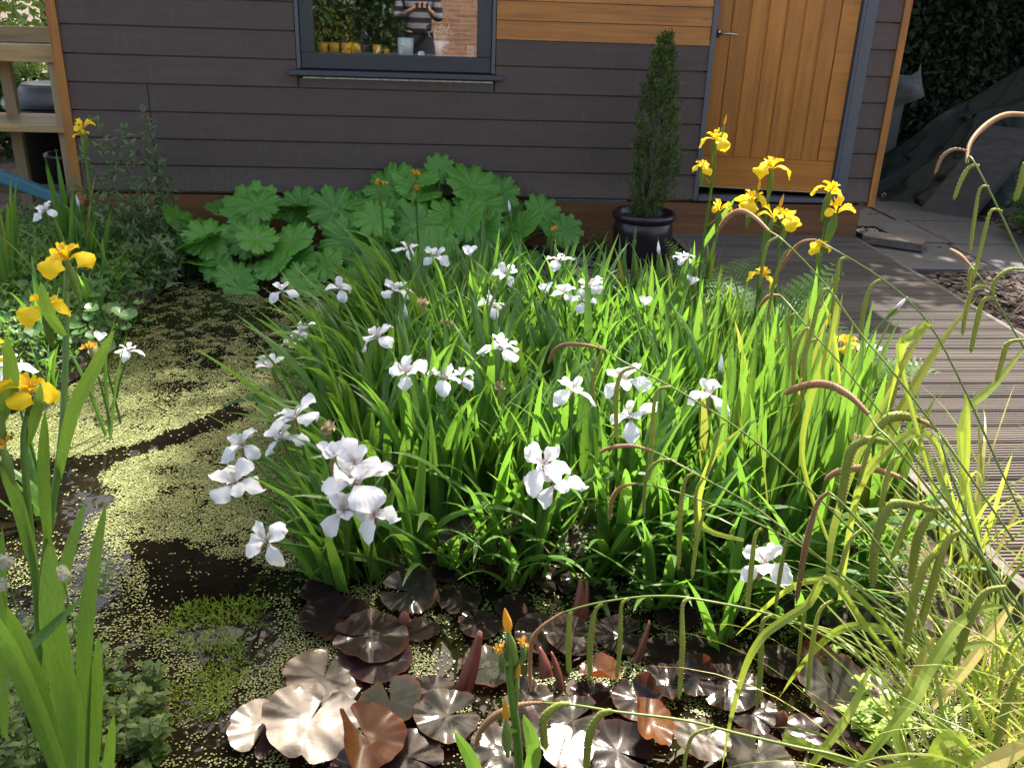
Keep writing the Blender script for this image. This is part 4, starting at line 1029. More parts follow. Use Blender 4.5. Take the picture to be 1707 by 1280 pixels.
yellow_iris('tallest yellow flag iris at the left of the group before the door', [Y(1152,600,-1.85), Y(1163,480,-1.85), Y(1176,380,-1.85), Y(1189,290,-1.87), Y(1192,240,-1.88)],
   [(Y(1192,232,-1.88),'open',1.05), (Y(1170,278,-1.90),'open',.75), (Y(1200,350,-1.92),'small',1.15), (Y(1207,208,-1.88),'bud',.8)], [([Y(1172,410,-1.86),Y(1195,375,-1.9),Y(1226,330,-1.95)], .022)])
yellow_iris('yellow flag iris second from the left before the door, wide flat topped bloom', [Y(1240,640,-2.0), Y(1262,500,-2.0), Y(1272,400,-2.0), Y(1286,290,-2.0)],
   [(Y(1287,280,-2.0),'open',1.25), (Y(1253,335,-2.03),'open',1.2), (Y(1264,318,-2.03),'bud',.9)])
yellow_iris('yellow flag iris with a folded bud right beside the door threshold', [Y(1275,660,-2.15), Y(1290,520,-2.15), Y(1298,420,-2.15), Y(1303,380,-2.15)],
   [(Y(1311,366,-2.15),'open',1.15), (Y(1288,362,-2.17),'small',1.2), (Y(1300,345,-2.15),'bud',1.0)])
yellow_iris('yellow flag iris with two stacked blooms before the right door jamb', [Y(1320,700,-2.35), Y(1355,520,-2.35), Y(1372,400,-2.35), Y(1382,330,-2.35)],
   [(Y(1384,318,-2.35),'open',1.05), (Y(1394,354,-2.38),'small',1.35), (Y(1366,412,-2.40),'open',.75)])
yellow_iris('yellow flag iris with one low bloom in front of the boardwalk ferns', [Y(1250,700,-2.3), Y(1262,560,-2.3), Y(1270,470,-2.3)], [(Y(1271,460,-2.3),'open',.95)])
yellow_iris('yellow flag iris blooming low at the edge of the boardwalk', [Y(1380,780,-2.7), Y(1402,660,-2.7), Y(1411,585,-2.7)], [(Y(1412,574,-2.7),'open',.9)])
yellow_iris('spent yellow flag stem with two crumpled heads among upright leaves', [Y(1275,800,-2.7), Y(1282,700,-2.7), Y(1285,575,-2.7)], [(Y(1285,572,-2.7),'withered',1.1), (Y(1284,622,-2.71),'withered',1.0)])
yellow_iris('spent yellow flag at the left before the umbrella leaves', [Y(645,500,-.95), Y(640,400,-.95), Y(634,310,-.95)], [(Y(634,308,-.95),'withered',1.2)], group='spent yellow flags at the back')
yellow_iris('spent yellow flag at the centre before the umbrella leaves, two faded heads', [Y(700,500,-.95), Y(697,400,-.95), Y(692,295,-.95)], [(Y(692,292,-.95),'withered',1.2), (Y(692,316,-.96),'withered',1.1)], group='spent yellow flags at the back')
yellow_iris('spent yellow flag at the right end of the umbrella leaves', [Y(912,520,-1.2), Y(917,450,-1.2), Y(921,385,-1.2)], [(Y(921,382,-1.2),'withered',1.2), (Y(924,420,-1.2),'withered',.6)], group='spent yellow flags at the back')
yellow_iris('yellow flag bloom poking out of the grey green shrub', [Y(165,420,-.85), Y(150,320,-.85), Y(138,216,-.85)], [(Y(138,214,-.85),'small',1.3), (Y(136,226,-.86),'small',.9)])
# big ones on the left
yellow_iris('big yellow flag iris highest of the left hand group', [Y(52,1210,-3.95), Y(75,930,-3.9), Y(100,760,-3.85), Y(108,640,-3.8), Y(112,450,-3.72)],
   [(Y(111,432,-3.72),'open',1.08), (Y(76,512,-3.76),'open',1.0)],
   [([Y(96,800,-3.86),Y(120,690,-3.9),Y(160,610,-3.92),Y(191,550,-3.95)], .030), ([Y(80,905,-3.9),Y(73,800,-3.95),Y(75,685,-3.97)], .026), ([Y(107,560,-3.8),Y(80,520,-3.84),Y(68,470,-3.84)],.022)], .0075)
yellow_iris('yellow flag iris with a furled bloom at the left edge above a split bract', [Y(75,1180,-4.0), Y(60,980,-4.0), Y(40,760,-4.0), Y(46,690,-3.98)],
   [(Y(48,652,-3.98),'open',.95)], [([Y(42,745,-3.99),Y(60,690,-4.0),Y(68,640,-4.0)], .022), ([Y(60,960,-4.0),Y(30,840,-4.02),Y(0,770,-4.03)], .026)], .007)
yellow_iris('yellow flag iris cut off by the left edge of the picture', [Y(-40,1150,-4.0), Y(-25,900,-4.0), Y(-28,700,-4.0)],
   [(Y(-26,588,-4.0),'open',1.05), (Y(-14,665,-4.02),'small',1.3), (Y(4,742,-4.03),'withered',.9)], [([Y(-10,720,-4.0),Y(18,640,-4.0),Y(10,560,-4.0)], .03)], .007)
yellow_iris('nearest yellow flag with furled blooms standing in front of the lily pads', [Y(868,1400,-4.33), Y(864,1250,-4.33), Y(850,1130,-4.33), Y(848,1060,-4.33)],
   [(Y(848,1052,-4.33),'bud',1.1), (Y(836,1085,-4.34),'withered',.55), (Y(873,1072,-4.32),'withered',.45), (Y(844,1200,-4.36),'bud',1.0), (Y(862,1130,-4.33),'bud',.7)],
   [([Y(860,1340,-4.34),Y(890,1260,-4.36),Y(872,1190,-4.36)], .026), ([Y(820,1420,-4.36),Y(795,1290,-4.4),Y(757,1218,-4.42)], .024)], .007)
# sword leaves close to the camera at the lower left
t = empty('iris_clump', 'clump of broad sword leaves close by at the lower left, one blade glowing', 'iris leaves', Y(110,1330,-4.25))
mb = MB(); b = t.location
for pts, W in [
  ([(115,1330,-4.25),(105,1150,-4.25),(86,1030,-4.25),(80,905,-4.22)], 44), ([(140,1330,-4.2),(140,1100,-4.2),(150,980,-4.18),(177,835,-4.15)], 27),
  ([(150,1330,-4.2),(158,1200,-4.2),(165,1055,-4.2)], 25), ([(110,1330,-4.28),(60,1150,-4.3),(12,1010,-4.32)], 40), ([(120,1340,-4.3),(70,1210,-4.32),(25,1100,-4.34),(-10,1020,-4.36)], 34),
  ([(-10,1175,-4.3),(25,1105,-4.28),(80,1050,-4.26),(138,995,-4.24)], 18), ([(8,1230,-4.1),(2,1050,-4.1),(4,880,-4.08)], 22), ([(70,1150,-4.05),(105,960,-4.03),(142,835,-4.0)], 22),
  ([(130,1330,-4.15),(110,1150,-4.12),(95,990,-4.1),(86,900,-4.08)], 22), ([(175,1330,-4.2),(180,1280,-4.2),(190,1190,-4.2)], 20)]:
    q = [Y(*p)-b for p in pts]; ribbon(mb, q, px_size(W, Y(*pts[1])), fold=.15)
mb.build('leaves', M['flagleaf'], t)

# ------------------------------------------------------------------ umbrella plants by the plinth
def veinmix(mt, colr):
    nt = mt.node_tree; N, L = nt.nodes, nt.links; p = next(x for x in N if x.type == 'BSDF_PRINCIPLED'); src = p.inputs['Base Color'].links[0].from_socket
    at_ = N.new('ShaderNodeAttribute'); at_.attribute_name = 'vein'; L.new(mix(N, L, src, colr, at_.outputs['Fac']), p.inputs['Base Color'])
M['umbrella'] = leafmat('umbrella_leaf', (.062,.205,.022), (.115,.30,.036), (.17,.42,.03), .25, .42, vein=(1,1,1), back=(.10,.20,.07))
veinmix(M['umbrella'], (.15,.32,.07))
def lobed_leaf(seed):
    r = random.Random(seed); mb = MB(); n = 120; rows = 7; vs = [(0,0,0)]; lob = r.choice((8,10))
    ph = r.uniform(0,6)
    for j in range(1, rows+1):
        s = j/rows
        for i in range(n):
            a = 2*PI*i/n
            lb = abs(math.cos(lob*.5*a+ph*.5)); edge = .80+.28*lb**.6+.045*math.cos(3*lob*a+ph)+.025*math.sin(5*lob*a)+.06*math.sin(2*a+ph)
            q = s*(1+(edge-1)*s**1.5)
            z = .30*s**1.4-.24*s**3.5+.085*s*(lb-.6)+.015*s*math.cos(3*lob*a+ph)+.07*math.sin(2*a+1.7*ph)*s*s+.05*math.sin(3*a+ph)*s**3
            vs.append((q*math.cos(a), q*math.sin(a), z))
    fs = [(0, 1+i, 1+(i+1)%n) for i in range(n)]
    fs += [(1+(j-1)*n+i, 1+j*n+i, 1+j*n+(i+1)%n, 1+(j-1)*n+(i+1)%n) for j in range(1, rows) for i in range(n)]
    mb.add(vs, fs); me = mb.mesh('leaf', M['umbrella'], True); at_ = me.attributes.new('vein', 'FLOAT', 'POINT')
    at_.data.foreach_set('value', [1.0]+[max(0, 1-abs(math.sin(lob*.5*(2*PI*i/n)+ph*.5))*(2.2+5*j/rows)) for j in range(1, rows+1) for i in range(n)]); return me
UL = [lobed_leaf(i) for i in range(6)]
ULEAVES0 = [(733,280,30,-.12),(420,342,58,-.28),(348,396,50,-.55),(298,362,42,-.32),(482,402,52,-.62),(415,398,46,-.58),(505,345,44,-.25),(560,348,52,-.32),(603,330,46,-.2),(578,402,50,-.55),
  (645,312,52,-.2),(700,312,56,-.2),(790,308,56,-.2),(832,322,42,-.15),(690,372,58,-.5),(757,362,52,-.38),(640,365,46,-.45),(802,385,48,-.45),(862,382,56,-.42),(930,387,42,-.35),(905,352,38,-.2),
  (722,408,42,-.62),(612,446,44,-.8),(540,440,38,-.72),(330,434,42,-.62),(390,462,38,-.78),(812,432,42,-.65),(872,428,42,-.55),(655,408,46,-.62),(455,440,40,-.75),(500,462,36,-.82),(760,440,36,-.72),(370,345,34,-.2)]
ur = random.Random(3); ULEAVES = [(u, v, rp*.86, y) for u, v, rp, y in ULEAVES0]+[(u+ur.uniform(-42,42), v+ur.uniform(-5,38), rp*ur.uniform(.6,.8), y-ur.uniform(.0,.12)) for u, v, rp, y in ULEAVES0]
groups_u = [('umbrella plant with big lobed leaves nearest the grey green shrub', -1.05, lambda u: u < 460), ('umbrella plant with crowded lobed leaves below the left half of the window', -.55, lambda u: 460 <= u < 625),
            ('tallest umbrella plant, big lobed leaves topped by one small round leaf', -.02, lambda u: 625 <= u < 775), ('umbrella plant with lobed leaves at the right end towards the conifer', .38, lambda u: u >= 775)]
for label, x, sel in groups_u:
    t = empty('umbrella_plant', label, 'umbrella plant', (x, -.32, .04), 'umbrella plants along the shed plinth')
    for (u, v, rp, y) in ULEAVES:
        if not sel(u): continue
        p = Y(u, v, y); rad = px_size(rp, p)*.98
        tl = Vector((wr.gauss(0,.34), -.52+wr.gauss(0,.3), .80))
        c = p-tl.normalized()*rad*.12
        lf = link('leaf', wr.choice(UL), t, c-t.location, orient(tl, wr.uniform(0,6.28)), rad)
        mb = MB(); q = Vector((x+wr.gauss(0,.08), -.32+wr.gauss(0,.06), .02))
        pa = smooth_path([q, (q+c)*.5+Vector((0,.04,.08)), c], 4)
        inv = (Matrix.Translation(lf.location) @ lf.rotation_euler.to_matrix().to_4x4() @ Matrix.Diagonal((rad,rad,rad,1))).inverted()
        mb.tube([inv @ (s-t.location) for s in pa], .0055/rad, 5); mb.build('leaf_stalk', M['stem'], lf, True)
# ------------------------------------------------------------------ duckweed: hundreds of thousands of floating fronds
def in_view(x, y, z=0, m=60):
    px = x-CAM_LOC.x; py = y-CAM_LOC.y; pz = z-CAM_LOC.z
    d = px*CF.x+py*CF.y+pz*CF.z; u = 853.5+FPX*(px*CR.x+py*CR.y+pz*CR.z)/d; v = 640-FPX*(px*CU.x+py*CU.y+pz*CU.z)/d
    return (d > .2) & (u > -m-250) & (u < 1707+m+250) & (v > -m) & (v < 1280+m+160)
def wpoly(pix, z=0): return [(at_z(u,v,z).x, at_z(u,v,z).y) for u, v in pix]
POOL = wpoly([(215,905),(300,902),(350,925),(400,932),(455,955),(545,945),(515,985),(490,1040),(470,1085),(420,1120),(350,1135),(300,1075),(262,1030),(240,975)])
CHAN = wpoly([(-60,760),(60,765),(150,762),(235,738),(330,700),(395,668),(415,690),(350,722),(260,752),(200,775),(165,800),(195,830),(160,860),(150,900),(60,960),(-60,900)])
UPPER = wpoly([(225,640),(330,555),(430,540),(470,600),(420,640),(300,680),(250,690)])
LILYZ = wpoly([(470,965),(640,945),(900,945),(1120,975),(1260,1040),(1480,1060),(1520,1200),(1480,1400),(380,1400),(380,1180),(480,1090)])
WEEDZ = wpoly([(-100,930),(180,900),(260,1010),(330,1130),(420,1160),(440,1400),(-150,1400)])
g = np.random.default_rng(3)
st_ = .0044
xx, yy = np.meshgrid(np.arange(-2.6, 1.32, st_), np.arange(-4.85, -.5, st_))
xx = (xx+g.uniform(-.5,.5,xx.shape)*st_).ravel(); yy = (yy+g.uniform(-.5,.5,yy.shape)*st_).ravel()
ok = (poly_sd(xx, yy, POND) < .03) & in_view(xx, yy)
xx, yy = xx[ok], yy[ok]
warp = .05*(fbm(xx*14, yy*14, 21)-.5)+.02*(fbm(xx*50, yy*50, 22)-.5)
def zone(P, soft): return np.clip(.5-(poly_sd(xx, yy, P)+warp*1.6)/soft, 0, 1)
f1 = fbm(xx*3.2, yy*3.2, 31); f2 = fbm(xx*13, yy*13, 41); f3 = fbm(xx*42, yy*42, 51)
dens = .93-.55*np.clip((f2-.60)/.08, 0, 1)-.35*np.clip((f3-.62)/.06, 0, 1)
up = zone(UPPER, .35); dens = dens*(1-up)+up*np.where(f2*.6+f3*.4 > .51, .8, .04)
far_ = np.clip((yy+2.0)/.5, 0, 1); dens = dens*(1-far_)+far_*np.where(f2*.6+f3*.4 > .53, .55, .03)
dens *= 1-zone(CHAN, .03)*.985; dens *= 1-zone(POOL, .03)*.985
dens = np.where((zone(POOL, .02) > .5) & (fbm(xx*22, yy*22, 77) > .72), .3, dens)
lz = zone(LILYZ, .1); dens = dens*(1-lz)+lz*np.where(f2*.5+f1*.5 > .52, .7, .07)
wz = zone(WEEDZ, .15); dens = dens*(1-wz)+wz*np.where(f3*.5+f2*.5 > .50, .36, .06)
keep = g.random(xx.shape) < dens
xx, yy = xx[keep], yy[keep]; n = len(xx)
ang = g.uniform(0, 2*PI, n); rad = g.uniform(.0018, .0034, n)*(1+.35*np.clip((yy+3.4)/.5, 0, 1)); el = g.uniform(.65, 1, n)
zz = g.uniform(.0015, .0045, n); tilt = g.normal(0, .10, (n, 2))
V = np.zeros((n, 5, 3))
for k in range(5):
    a = 2*PI*k/5; cx, cy = np.cos(a)*rad, np.sin(a)*rad*el
    dx, dy = cx*np.cos(ang)-cy*np.sin(ang), cx*np.sin(ang)+cy*np.cos(ang)
    V[:,k,0] = xx+dx; V[:,k,1] = yy+dy; V[:,k,2] = zz+dx*tilt[:,0]+dy*tilt[:,1]
me = bpy.data.meshes.new('duckweed')
me.vertices.add(n*5); me.vertices.foreach_set('co', V.ravel())
me.loops.add(n*5); me.loops.foreach_set('vertex_index', np.arange(n*5, dtype=np.int32))
me.polygons.add(n); me.polygons.foreach_set('loop_start', np.arange(n, dtype=np.int32)*5)
me.update(calc_edges=True)
me.materials.append(leafmat('duckweed_frond', (.140,.172,.056), (.235,.252,.105), (.2,.22,.05), .12, .5, vein=(1,1,1), spec=.3, patch=(.04,(.42,.38,.22))))
o = bpy.data.objects.new('duckweed', me); COL.objects.link(o); tag(o, 'pale green duckweed covering most of the pond', None, None, 'stuff')

# ------------------------------------------------------------------ water lily pads
def padmat(name, c1, c2, rim, under, rough=.11, spec=.22):
    mt, nt, N, L = mat(name); p = N.new('ShaderNodeBsdfPrincipled')
    tc = N.new('ShaderNodeTexCoord'); ln = N.new('ShaderNodeVectorMath'); ln.operation = 'LENGTH'; L.new(tc.outputs['Object'], ln.inputs[0])
    n = noise(N, L, 3.5); oi = N.new('ShaderNodeObjectInfo')
    r = ramp(N, [(.3, c1), (.7, c2)]); L.new(n.outputs['Fac'], r.inputs['Fac'])
    rr = ramp(N, [(.84, (0,0,0)), (1.0, (1,1,1))]); L.new(ln.outputs['Value'], rr.inputs['Fac'])
    c = mix(N, L, r.outputs['Color'], rim, rr.outputs['Color'])
    orr = ramp(N, [(0, (.62,.62,.62)), (1, (1.25,1.2,1.15))]); L.new(oi.outputs['Random'], orr.inputs['Fac'])
    c = mix(N, L, c, orr.outputs['Color'], 1.0, 'MULTIPLY')
    g_ = N.new('ShaderNodeNewGeometry'); c = mix(N, L, c, under, g_.outputs['Backfacing']); L.new(c, p.inputs['Base Color'])
    n3 = noise(N, L, 14); r3 = ramp(N, [(.3, (rough*.8,)*3), (.7, (rough*1.4,)*3)]); L.new(n3.outputs['Fac'], r3.inputs['Fac']); L.new(r3.outputs['Color'], p.inputs['Roughness'])
    p.inputs['Specular IOR Level'].default_value = spec
    t = N.new('ShaderNodeBsdfTranslucent'); t.inputs[0].default_value = (*under, 1)
    ms = N.new('ShaderNodeMixShader'); ms.inputs[0].default_value = .14; L.new(p.outputs[0], ms.inputs[1]); L.new(t.outputs[0], ms.inputs[2])
    # fine radial veins
    sp = N.new('ShaderNodeSeparateXYZ'); L.new(tc.outputs['Object'], sp.inputs[0]); at = N.new('ShaderNodeMath'); at.operation = 'ARCTAN2'
    L.new(sp.outputs[1], at.inputs[0]); L.new(sp.outputs[0], at.inputs[1]); ml = N.new('ShaderNodeMath'); ml.operation = 'MULTIPLY'; L.new(at.outputs[0], ml.inputs[0]); ml.inputs[1].default_value = 11
    si = N.new('ShaderNodeMath'); si.operation = 'SINE'; L.new(ml.outputs[0], si.inputs[0]); ad = N.new('ShaderNodeMath'); ad.operation = 'MULTIPLY_ADD'; L.new(n3.outputs['Fac'], ad.inputs[0]); ad.inputs[1].default_value = .8
    n3.inputs['Scale'].default_value = 6
    pw = N.new('ShaderNodeMath'); pw.operation = 'POWER'; ab = N.new('ShaderNodeMath'); ab.operation = 'ABSOLUTE'; L.new(si.outputs[0], ab.inputs[0]); L.new(ab.outputs[0], pw.inputs[0]); pw.inputs[1].default_value = 3
    L.new(pw.outputs[0], ad.inputs[2]); out(N, L, ms.outputs[0], n3.outputs['Fac'], .03, .02, p); return mt
M['pad'] = padmat('lily_pad_bronze', (.013,.009,.010), (.026,.018,.018), (.05,.022,.018), (.30,.085,.035))
M['padsheen'] = padmat('lily_pad_sheen', (.030,.018,.016), (.055,.036,.032), (.08,.032,.022), (.30,.085,.035), .20, .8)
M['padgreen'] = padmat('lily_pad_olive', (.024,.026,.020), (.038,.034,.027), (.07,.035,.022), (.32,.10,.04))
M['padred'] = padmat('lily_pad_rusty', (.085,.032,.012), (.14,.055,.016), (.13,.035,.012), (.34,.09,.02), .22, .3)
M['roll'] = solid('rolled_lily_leaf', (.11,.026,.018), (.19,.06,.04), .38, 18, (1,1,.6), .3)
def pad_mesh(seed, mt, cup=.06, curl=0.0, wav=1.0):
    r = random.Random(seed); mb = MB(); n = 64; rows = 7; vs = [(0,0,.0)]; gap = r.uniform(.05,.16); ph = r.uniform(0,6); ph2 = r.uniform(0,6); bites = [(r.uniform(0,6.28), r.uniform(.04,.12), r.uniform(.04,.16)) for _ in range(r.randint(0,3))]
    for j in range(1, rows+1):
        s = j/rows
        for i in range(n+1):
            a = gap+(2*PI-2*gap)*i/n
            e = 1+.03*math.sin(3*a+ph)+.015*math.sin(13*a+ph2)-sum(dp*math.exp(-((a-ba)/bw_)**2) for ba, bw_, dp in bites)*s
            notch = 1-.22*math.exp(-min(a, 2*PI-a)**2/.03)*s
            z = cup*s**2*(1+.8*math.sin(2*a+ph))+wav*(.035*s**2*math.sin(5*a+ph2)+.018*s**3*math.sin(11*a+ph))+wav*.09*(vnoise(np.array([3+1.6*s*math.cos(a)]), np.array([3+1.6*s*math.sin(a)]), seed)[0]-.5)
            z += curl*max(0, math.cos(a-ph))**3*s**2.5
            q = s*e*notch*(1-.35*curl*max(0, math.cos(a-ph))**3*s**2)
            vs.append((q*math.cos(a), q*math.sin(a), z))
    m_ = n+1
    fs = [(0, 1+i, 2+i) for i in range(n)]+[(1+(j-1)*m_+i, 1+j*m_+i, 2+j*m_+i, 2+(j-1)*m_+i) for j in range(1, rows) for i in range(n)]
    mb.add(vs, fs); return mb.mesh('lily_pad', mt, True)
PADS = {'flat': [pad_mesh(i, M['pad'], .05) for i in range(5)], 'green': [pad_mesh(20+i, M['padgreen'], .05) for i in range(3)],
        'curl': [pad_mesh(40+i, M['pad'], .08, .75, 1.4) for i in range(4)], 'rust': [pad_mesh(60+i, M['padred'], .10, .9, 1.5) for i in range(4)],
        'sheen': [pad_mesh(80+i, M['padsheen'], .03, 0, .6) for i in range(3)]}
PADLIST = [  # photo pixel, half width in pixels, kind, lift, tilt towards camera / right, label
 (518,1200,84,'sheen',.035,(.10,.05),'biggest bright sheened lily pad at the lower left'),
 (440,1215,62,'sheen',.012,(.06,-.04),'pale sheened lily pad half under the biggest one'),
 (540,1128,68,'sheen',.02,(.05,.03),'silvery lily pad just behind the biggest bright one'),
 (612,1228,66,'rust',.05,(.25,.1),'orange brown curled lily pad in front of the biggest bright one'),
 (560,1030,62,'flat',.012,(0,0),'dark lily pad touching the duckweed at the left'),
 (618,1060,66,'flat',.03,(.05,.1),'dark lily pad overlapping the leftmost dark one'),
 (632,1098,56,'flat',.018,(.1,0),'dark lily pad striped with leaf shadows'),
 (682,985,50,'green',.035,(.2,-.1),'grey green lily pad with a cleft, at the top left of the pads'),
 (742,943,42,'flat',.03,(.15,.1),'dark lily pad with a turned red rim below the iris leaves'),
 (764,998,40,'flat',.02,(.1,.1),'small dark lily pad right of the cleft grey green one'),
 (650,1168,58,'green',.02,(.05,-.05),'greenish bronze lily pad with clear radial veins'),
 (745,1192,58,'green',.03,(.12,.08),'olive lily pad left of the nearest yellow flag stem'),
 (722,1155,46,'flat',.014,(0,.1),'bronze lily pad behind the olive one'),
 (815,1110,52,'green',.014,(.05,0),'mottled lily pad right of the thick rolled leaf'),
 (845,940,42,'flat',.025,(.1,0),'dark lily pad with a yellow edge near the iris bases'),
 (925,968,38,'flat',.02,(0,.1),'dark lily pad beside the cluster of upright rolled leaves'),
 (908,1055,54,'flat',.025,(.1,-.1),'large dark lily pad behind the nearest yellow flag'),
 (952,1060,46,'flat',.04,(.2,.15),'dark lily pad between the first two hanging spikes'),
 (1032,1058,42,'flat',.02,(.1,0),'dark lily pad behind the third hanging spike'),
 (1000,1120,36,'rust',.05,(.2,-.1),'orange curled lily pad under the second hanging spike'),
 (880,1165,46,'curl',.03,(.1,.2),'red brown lily pad right behind the nearest yellow flag'),
 (890,1225,46,'curl',.03,(.2,.2),'curled brown lily pad in front of the red brown one'),
 (955,1200,54,'green',.025,(.1,-.1),'olive grey lily pad under the curved brown sedge tip'),
 (990,1165,44,'flat',.012,(0,0),'dark lily pad behind the olive grey one'),
 (945,1245,48,'sheen',.04,(.1,.1),'bright sheened lily pad at the bottom edge centre'),
 (1030,1252,64,'flat',.02,(.08,-.05),'broad lily pad at the bottom edge right of centre'),
 (1062,1165,44,'curl',.03,(.2,0),'dark curled lily pad beside the red rolled leaf'),
 (1083,1203,48,'rust',.05,(.2,.2),'rusty folded lily pad right of the broad one at the bottom edge'),
 (1108,1135,40,'curl',.03,(.1,.1),'maroon curled lily pad in the shade of sedge spikes'),
 (1192,1092,54,'flat',.02,(0,.05),'dark lily pad under the long arching sedge stem'),
 (1218,1145,54,'flat',.03,(.05,0),'dark glossy lily pad in front of the shaded one'),
 (1300,1105,44,'flat',.03,(.05,.1),'pale streaked lily pad between two arching sedge leaves'),
 (1390,1140,60,'green',.05,(.35,0),'big tilted blue green lily pad with orange edges on the right'),
 (1432,1070,42,'flat',.02,(.1,0),'pale lily pad at the foot of the upright blue green leaves'),
 (1362,1095,38,'rust',.04,(.2,.2),'brick red lily pad behind the big tilted one'),
 (1465,1150,50,'flat',.02,(.05,-.1),'dark lily pad right of the big tilted one'),
 (1412,1212,46,'flat',.03,(.05,.1),'smaller lily pad in front of the big tilted one'),
 (1256,1190,44,'flat',.016,(.05,0),'bronze lily pad left of the red lily bud'),
 (1170,1232,50,'sheen',.05,(.05,.1),'glaring lily pad with a lifted edge at the lower right'),
 (1262,1264,64,'green',.02,(.05,0),'wide bronze lily pad at the bottom edge below the red bud'),
 (1472,1245,50,'flat',.015,(0,0),'dark lily pad at the foot of the sedge clump'),
 (1160,1128,40,'curl',.04,(.25,.2),'rust edged lily pad lifted off the water'),
 (872,890,32,'curl',.03,(.3,.1),'red brown lily pad hidden below the iris leaves'),
 (908,908,30,'curl',.025,(.2,.1),'brownish red lily pad among low mint leaves'),
 (590,948,40,'flat',.01,(0,0),'dark lily pad in the shade left of the iris stems'),
 (535,985,34,'flat',.01,(0,0),'small dark lily pad floating at the pool edge'),
 (680,1262,62,'flat',.02,(.1,0),'wide lily pad at the bottom edge left of the nearest yellow flag'),
 (600,1283,54,'flat',.015,(.1,0),'dark lily pad cut by the bottom edge below the orange one'),
 (1110,1090,44,'flat',.012,(0,0),'shaded lily pad left of the long arching sedge stem'),
 (800,1040,38,'flat',.014,(0,.1),'dark lily pad at the foot of the thick rolled leaf'),
 (860,1015,36,'flat',.02,(.1,0),'dark lily pad behind the upright bract of the nearest flag'),
 (830,1250,50,'green',.02,(.05,0),'olive lily pad behind the nearest sword leaf'),
 (1350,1225,50,'flat',.014,(0,0),'dull lily pad beside the red lily bud'),
 (700,1050,34,'flat',.01,(0,0),'small lily pad ringed by duckweed in the middle'),
 (1010,1000,36,'flat',.014,(0,0),'dark lily pad at the foot of the sunlit iris fans'),
 (1130,1030,36,'flat',.014,(0,0),'dark lily pad below the bright iris fan'),
 (800,905,34,'flat',.012,(0,0),'dark lily pad furthest back beneath the iris leaves')]
pr = random.Random(4)
for (u, v, rp, kind, lift, (tf, tr_), label) in PADLIST:
    p = at_z(u, v, lift); rad = px_size(rp, p)
    o = link('lily_pad', pr.choice(PADS[kind]), None, p, None, rad*.97)
    nz = Vector((tr_+pr.gauss(0,.05), -tf+pr.gauss(0,.05), 1))
    if u < 560 and kind == 'sheen': nz = ((CAM_LOC-p).normalized()+sdir).normalized()*1.0+Vector((pr.gauss(0,.03), pr.gauss(0,.03), .12))
    o.rotation_euler = orient(nz, pr.uniform(0,6.28))
    tag(o, label, 'lily pad', 'water lily pads')
def roll(label, u0, v0, u1, v1, wpx, twin=1, y=None):
    b = at_z(u0, v0, 0); d0 = b.y; tip = at_y(u1, v1, d0+.04); t = empty('rolled_lily_leaf', label, 'lily leaf', b, 'rolled young lily leaves')
    L_ = (tip-b).length; rr = px_size(wpx, b)*.5
    for k in range(twin):
        mb = MB(); off = CR*((k-(twin-1)/2)*rr*1.25); N = 12
        pts = [off*(1-.35*i/(N-1))+(tip-b)*(i/(N-1))+CR*rr*1.2*math.sin(2.2*i/(N-1)+k)*(.6-.4*k)+Vector((0,0,-.01-.004*k)) for i in range(N)]
        mb.tube(pts, [rr*.8*(.12+1.0*math.sin(PI*min(1,(.22+.76*i/(N-1))))**.7)*(1-.12*k) for i in range(N)], 10)
        mb.build('roll', M['roll'], t, True)
roll('thick red brown rolled lily leaf leaning right in the middle of the pads', 768,1155,798,1045,22,2)
roll('upright bundle of red rolled lily leaves below the iris fans', 966,1035,970,958,18,3)
roll('dark red rolled lily leaf behind the curved brown sedge tip', 912,1130,898,1072,18,2)
roll('slim red rolled lily leaf leaning right beyond the third hanging spike', 1060,1105,1082,1028,11,2)
roll('thin dark rolled lily leaf rising below the white front bunch', 760,925,752,885,9,1)
roll('short rolled lily leaf behind the nearest yellow flag', 872,1038,870,1000,13,1)
roll('red rolled lily leaf under the brown sedge tip', 936,1150,915,1080,14,1)
for lab, u, v in (('small closed red lily bud by the duckweed gap', 674,1040), ('dark red lily bud opening among the pads on the right', 1302,1205)):
    p = at_z(u, v, .02); t = empty('lily_bud', lab, 'lily bud', p, 'water lily buds'); mb = MB()
    s = px_size(11, p); mb.lathe([(s*.4,-.02),(s*.8,0),(s,s*.7),(s*.7,s*1.8),(.001,s*2.5)], n=10); mb.build('bud', M['roll'], t, True)

